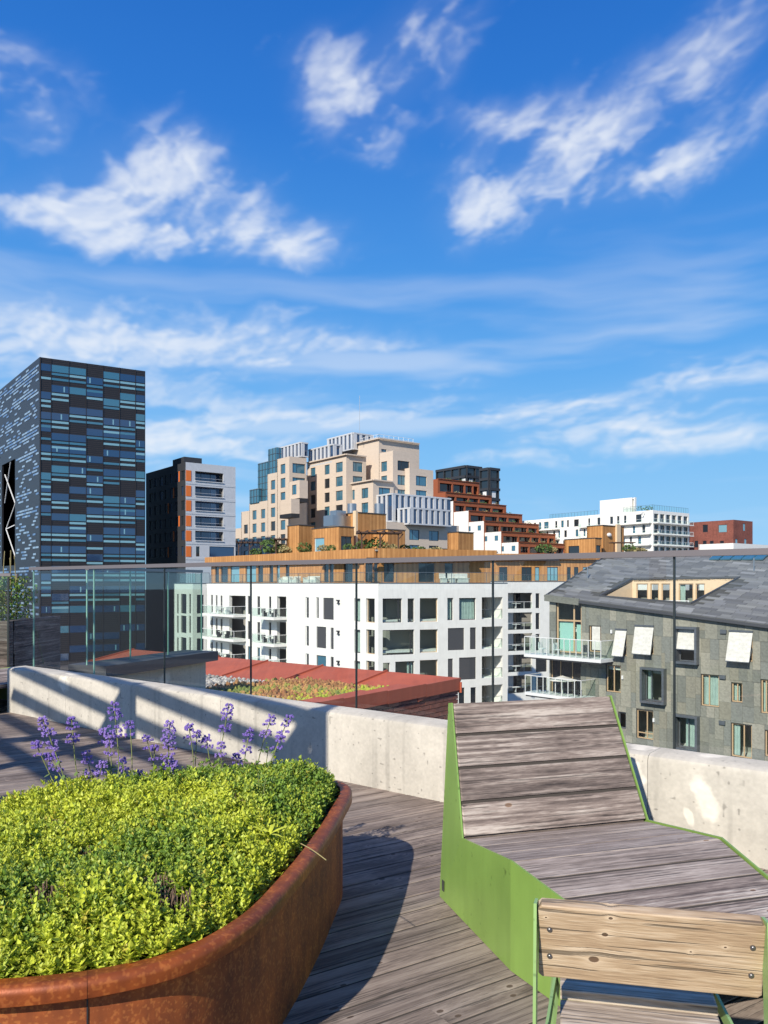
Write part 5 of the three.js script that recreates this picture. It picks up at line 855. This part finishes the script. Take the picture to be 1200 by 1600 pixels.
// ---------------------------------------------------------------- purple catmint spikes
{
  const spikes = [[130, 1248, 112, 1122, .09], [120, 1255, 66, 1122, .12], [128, 1250, 78, 1178, .07], [150, 1245, 133, 1175, .10], [185, 1240, 178, 1098, .13], [180, 1245, 160, 1140, .05], [205, 1240, 203, 1128, .05], [268, 1235, 265, 1127, .22], [300, 1232, 295, 1133, .05], [303, 1232, 308, 1142, .05], [330, 1230, 358, 1100, .12], [345, 1230, 345, 1160, .06], [375, 1228, 390, 1140, .10], [395, 1225, 425, 1118, .09], [405, 1228, 453, 1118, .10], [222, 1240, 216, 1205, .04], [240, 1240, 242, 1165, .05], [172, 1246, 170, 1150, .07], [110, 1258, 55, 1160, .05], [150, 1248, 162, 1190, .05], [248, 1240, 228, 1150, .05], [255, 1238, 272, 1190, .06], [345, 1232, 322, 1150, .04], [390, 1228, 368, 1178, .04], [398, 1228, 440, 1150, .05], [215, 1244, 190, 1185, .04]];
  const fl = (r) => { const gs = []; for (let k = 0; k < 3; k++) { const g = new THREE.IcosahedronGeometry(.006, 0).scale(.75, .55, 1.5).rotateX(-.4 - .5 * r()).rotateY(k * 2.1 + r()); g.translate(0, .002 * (r() - .5), .004); gs.push(g); } return mergeGeometries(gs); };
  spikes.forEach(([bu, bv, tu, tv, len], i) => {
    const r = rng(500 + i), far = bu < 250 ? mix(3.50, 3.82, (bu - 100) / 150) : mix(3.82, 4.0, (bu - 250) / 180), d = far - .04 - .16 * r(), [bx0, bz] = W(bu, d), by = Math.max(.5, yAt(bv, d)), d2 = d - .04 + .08 * r(), [tx, tz] = W(tu, d2), ty = yAt(tv, d2);
    const g = thing('catmint_spike', ['slender purple catmint spike rising above the herb mat', 'leaning purple catmint spike rising above the herb mat'][Math.abs(tu - bu) > 18 ? 1 : 0], 'flower', [bx0, by - .06, bz], ['upright purple flower spikes in the planter', 'leaning purple flower spikes in the planter'][Math.abs(tu - bu) > 18 ? 1 : 0]);
    const A = new THREE.Vector3(0, 0, 0), B = new THREE.Vector3(tx - bx0, ty - by + .06, tz - bz), mid = A.clone().lerp(B, .5).add(new THREE.Vector3((r() - .5) * .03, .01, (r() - .5) * .03)), cv = new THREE.CatmullRomCurve3([A, mid, B]);
    part('stem', new THREE.TubeGeometry(cv, 12, .0022, 5), M.stalk, g);
    const LT = cv.getLength(), fs = [], cs = [], n = Math.max(3, Math.round(len * 1.15 / .0215)); const dirT = B.clone().sub(mid).normalize();
    for (let k = 0; k < n; k++) { const t = 1 - (k * (len * 1.15 / n) + (k > n * .55 ? .018 : 0) + .004) / LT; if (t < .15) break; const c = cv.getPoint(Math.max(.1, t)), rad = .0075 + .0155 * Math.min(1, (k + .6) / 3), m = 6 + Math.floor(5 * r()); for (let j = 0; j < m; j++) { const a = j / m * 6.283 + r(), rr = rad * (.45 + .85 * r()); const f = fl(r).rotateX(.3 * (r() - .5)).rotateY(Math.PI / 2 - a).translate(c.x + Math.cos(a) * rr, c.y + .012 * (r() - .5), c.z + Math.sin(a) * rr); fs.push(f); } }
    if (fs.length) { const f = part('blossom', fs, M.purple[i % 2], g); } 
    const lv = []; for (let k = 0; k < 4; k++) { const c = cv.getPoint(.12 + .14 * k), a = r() * 6.28; for (const s of [0, Math.PI]) lv.push(new THREE.CircleGeometry(.011, 6).scale(.7, 1.4, 1).rotateX(-1.1).rotateY(a + s).translate(c.x + Math.sin(a + s) * .012, c.y, c.z + Math.cos(a + s) * .012)); } part('leaf', lv, std(lin(.13, .20, .05), .8, 0, { side: THREE.DoubleSide }), g);
  });
}
// ---------------------------------------------------------------- sun lounger: folded green steel sides, timber boards
function quadBoard(p, th, ou, ov, edge = .004) { // p: four corners of the top face in turn, thickness downwards along the face's normal
  const v = p.map((q) => new THREE.Vector3(...q)), n = v[1].clone().sub(v[0]).cross(v[3].clone().sub(v[0])).normalize(); if (n.y < 0) n.negate();
  const c = v.reduce((s, q) => s.add(q), new THREE.Vector3()).multiplyScalar(.25), inn = v.map((q) => { const d = c.clone().sub(q).normalize(); return q.clone().addScaledVector(d, edge * 1.6); }), top = inn, mid = v.map((q) => q.clone().addScaledVector(n, -edge)), low = v.map((q) => q.clone().addScaledVector(n, -th));
  const ax = v[1].clone().sub(v[0]).normalize(), ay = n.clone().cross(ax), pos = [], uv = []; const face = (a, b, cc, d) => { for (const q of [a, b, cc, a, cc, d]) { pos.push(q.x, q.y, q.z); uv.push(q.dot(ax) + ou, q.dot(ay) + q.dot(n) + ov); } };
  face(top[0], top[1], top[2], top[3]); face(low[3], low[2], low[1], low[0]); for (let i = 0; i < 4; i++) { const j = (i + 1) % 4; face(top[j], top[i], mid[i], mid[j]); face(mid[j], mid[i], low[i], low[j]); }
  const g = new THREE.BufferGeometry(); g.setAttribute('position', new THREE.Float32BufferAttribute(pos, 3)); g.setAttribute('uv', new THREE.Float32BufferAttribute(uv, 2)); g.computeVertexNormals();
  const cc = g.attributes.normal, tst = new THREE.Vector3(cc.getX(0), cc.getY(0), cc.getZ(0)); if (tst.dot(n) < 0) { const q = g.attributes.position, u = g.attributes.uv; for (let i = 0; i < q.count; i += 3) { for (const at of [q, u]) { for (let k = 0; k < at.itemSize; k++) { const a = at.getComponent(i + 1, k), b = at.getComponent(i + 2, k); at.setComponent(i + 1, k, b); at.setComponent(i + 2, k, a); } } } g.computeVertexNormals(); }
  return g;
}
function makeLounger(label) {
  const g = thing('sun_lounger', label, 'lounger', [.266, 0, -3.83], 'green sided timber loungers'); g.rotation.y = Math.atan2(.29, .957);   // local +z forward, +x across
  const WD = .982, e = (s, r, y) => [r, y, s];
  const prof = { RB: [0, 0, .004], T: [-.012, .05, .925], T2: [.02, .052, .93], J: [.266, .006, .362], FT: [.77, 0, .43], FB: [.77, 0, .004], E: [1.5, .13, .33], EB: [1.46, .122, .004] };
  for (const sd of [0, 1]) {
    const V = (k, o = 0) => { const [s, r, y] = prof[k]; return sd ? e(s, WD - r - o, y) : e(s, r + o, y); }, pos = [], uv = [];
    const tri = (a, b, c) => { for (const k of [a, b, c]) { pos.push(...k); uv.push(k[2] + k[0], k[1]); } }, faces = [['RB', 'J', 'T2'], ['RB', 'T2', 'T'], ['RB', 'FB', 'FT'], ['RB', 'FT', 'J'], ['FB', 'EB', 'E'], ['FB', 'E', 'FT']], rim = ['RB', 'FB', 'EB', 'E', 'FT', 'J', 'T2', 'T'];
    for (const f of faces) { tri(...f.map((k) => V(k))); tri(...f.map((k) => V(k, .008)).reverse()); } for (let i = 0; i < rim.length; i++) { const a = rim[i], b = rim[(i + 1) % rim.length]; tri(V(a), V(b), V(b, .008)); tri(V(a), V(b, .008), V(a, .008)); }
    const G = new THREE.BufferGeometry(); G.setAttribute('position', new THREE.Float32BufferAttribute(pos, 3)); G.setAttribute('uv', new THREE.Float32BufferAttribute(uv, 2)); G.computeVertexNormals(); part('side_panel', G, M.green, g);
  }
  part('end_panel', bx(WD - .04, .36, .008, WD / 2, .2, .03), M.green, g);
  part('badge', [bx(.003, .05, .022, -.004, .075, .055)], std(lin(.05, .06, .05), .4), g);
  const r = rng(66), row = (k0, k1, t0, t1, inset, drop) => { const A = prof[k0], B = prof[k1], q = (t, sd) => { const s = mix(A[0], B[0], t), rr = mix(A[1], B[1], t) + inset, y = mix(A[2], B[2], t); return e(s, sd ? WD - rr : rr, y); }; return [q(t0, 0), q(t0, 1), q(t1, 1), q(t1, 0)].map((p) => [p[0], p[1] - drop, p[2]]); };
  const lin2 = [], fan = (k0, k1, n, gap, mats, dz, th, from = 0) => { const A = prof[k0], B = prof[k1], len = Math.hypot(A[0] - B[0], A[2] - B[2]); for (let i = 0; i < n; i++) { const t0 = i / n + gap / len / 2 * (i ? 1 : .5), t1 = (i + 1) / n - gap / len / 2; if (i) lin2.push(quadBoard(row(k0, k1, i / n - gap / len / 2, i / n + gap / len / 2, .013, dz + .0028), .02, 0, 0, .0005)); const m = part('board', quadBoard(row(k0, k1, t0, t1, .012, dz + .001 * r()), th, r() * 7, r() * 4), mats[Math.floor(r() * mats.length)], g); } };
  part('added_lining', [quadBoard(row('T2', 'J', .02, 1, .014, .034), .006, 0, 0), quadBoard(row('J', 'FT', 0, 1, .014, .045), .006, 0, 0), quadBoard(row('FT', 'E', 0, 1, .014, .045), .006, 0, 0)], M.pergola, g);  // added backing plates, so nothing sunlit shows through the gaps
  fan('T2', 'J', 4, .013, M.lounge, .0, .03); fan('J', 'FT', 3, .009, [M.loungeSeat], .006, .03); fan('FT', 'E', 5, .015, [M.loungeSeat, M.lounge[1]], .006, .03);
  part('joint_shade', lin2, M.gapShade, g);  // shade of the lounger gaps, put in as dark strips
  return g;
}
const lounger = makeLounger('weathered timber sun lounger with folded green sides in front of the parapet');
{
  const c = lounger.clone(); c.name = numbered('sun_lounger'); scene.add(c); c.position.set(-5.92, 0, -9.75); c.rotation.y = 1.1; c.userData = { label: 'green sided lounger in the shade past the end of the parapet', category: 'lounger', group: 'green sided timber loungers' };
}
// ---------------------------------------------------------------- chair with timber back and green flat steel legs
{
  const o = [.352, -1.85], wv = [.977, .212], fv = [.212, -.977], g = thing('terrace_chair', 'low timber chair with pale green steel legs and a bolted back board', 'chair', [o[0], 0, o[1]]); g.rotation.y = Math.atan2(-wv[1], wv[0]);   // local +x across, -z is forward (away)
  const WD = .494, e = (x, y, z) => [x, y, z];
  // back board, leaning towards the viewer at its top
  const lean = .22, top = .76, bh = .180, th = .034, bd = (() => { const sh = new THREE.Shape(); const w = WD - .012, h = bh, r = .006; sh.moveTo(r, 0); sh.lineTo(w - r, 0); sh.lineTo(w, r); sh.lineTo(w, h - r); sh.lineTo(w - r, h); sh.lineTo(r, h); sh.lineTo(0, h - r); sh.lineTo(0, r); const G = new THREE.ExtrudeGeometry(sh, { depth: th - .008, bevelEnabled: true, bevelThickness: .004, bevelSize: .004, bevelSegments: 3 }); const p = G.attributes.position, uv = G.attributes.uv; for (let i = 0; i < p.count; i++) uv.setXY(i, p.getX(i) + .04, p.getY(i) + p.getZ(i) * .5 + .012); return G; })();
  const back = part('back_board', bd, M.chairBack, g, [.008, top - bh * Math.cos(lean), -bh * Math.sin(lean) - .028]); back.rotation.x = lean;
  for (const x of [.022, WD - .034]) for (const y of [.055, .125]) { const b = part('bolt', [new THREE.CylinderGeometry(.0062, .0062, .003, 12).rotateX(Math.PI / 2).translate(0, 0, .0), new THREE.SphereGeometry(.0044, 10, 6).scale(1, 1, .6).translate(0, 0, .0015)], M.bolt, back, [x, y, th - .002]); }
  // side frames of flat bar: upright, front leg, seat rail
  for (const sd of [0, 1]) {
    const X = sd ? WD + .001 : -.001, k = sd ? -1 : 1;
    part('upright', bar(e(X, top + .002, -.012), e(X + k * -.004, 0.004, .055), .007, .042), M.greenPale, g);
    part('front_leg', bar(e(X + k * .047, .435, -.37), e(X + k * .008, .004, -.46), .007, .042), M.greenPale, g);
    part('seat_rail', bar(e(X + k * .047, .418, -.395), e(X + k * .012, .40, .02), .007, .035), M.greenPale, g);
    part('foot_bar', bar(e(X + k * -.002, .008, .06), e(X + k * .008, .008, -.47), .04, .008), M.greenPale, g);
  }
  const sm = (z0, z1, y0, y1, ou) => quadBoard([e(.055, y0, z0), e(WD - .055, y0, z0), e(WD - .055, y1, z1), e(.055, y1, z1)], .026, ou, ou * .6, .003);
  part('seat_board', sm(.0, -.118, .405, .418, .2), M.chairSeat, g); part('seat_board', sm(-.124, -.240, .418, .424, 1.3), M.chairSeat, g); part('seat_board', sm(-.246, -.40, .446, .452, 2.2), M.chairSeat, g);
}
// a dry grass stalk hanging over the rim, a few large yellow leaves in the mat
{
  const d = 2.85, p = (u, v, dd) => { const [x, z] = W(u, dd); return [x, yAt(v, dd), z]; };
  solo('dry_stalk', tubeG([p(470, 1318, 2.95), p(488, 1328, 2.9), p(510, 1344, 2.85)], .0022, 10, 5), M.leafDry, 'dry pale grass stalk hanging over the rim of the rusty planter', 'stalk');
  const r = rng(9), leaves = [], [lx, lz] = W(445, 2.95); for (let i = 0; i < 9; i++) { const g = new THREE.PlaneGeometry(.016, .09, 2, 4), q = g.attributes.position; for (let k = 0; k < q.count; k++) { const y = q.getY(k) / .09 + .5; q.setX(k, q.getX(k) * Math.sin(Math.PI * (.12 + .85 * y))); q.setZ(k, .05 * y * y + Math.abs(q.getX(k)) * .3); q.setY(k, y * .08); } g.computeVertexNormals(); leaves.push(g.rotateX(.5 + .4 * r()).rotateY(i * .75).translate(0, 0, 0)); }
  const m = solo('yellow_rosette', leaves, std(lin(.52, .56, .04), .6, 0, { side: THREE.DoubleSide }), 'rosette of long bright yellow leaves standing out of the herb mat', 'plant'); m.position.set(lx - .06, herbTop(lx - .06, lz, .3) - .02, lz);
}
renderer.render(scene, camera);
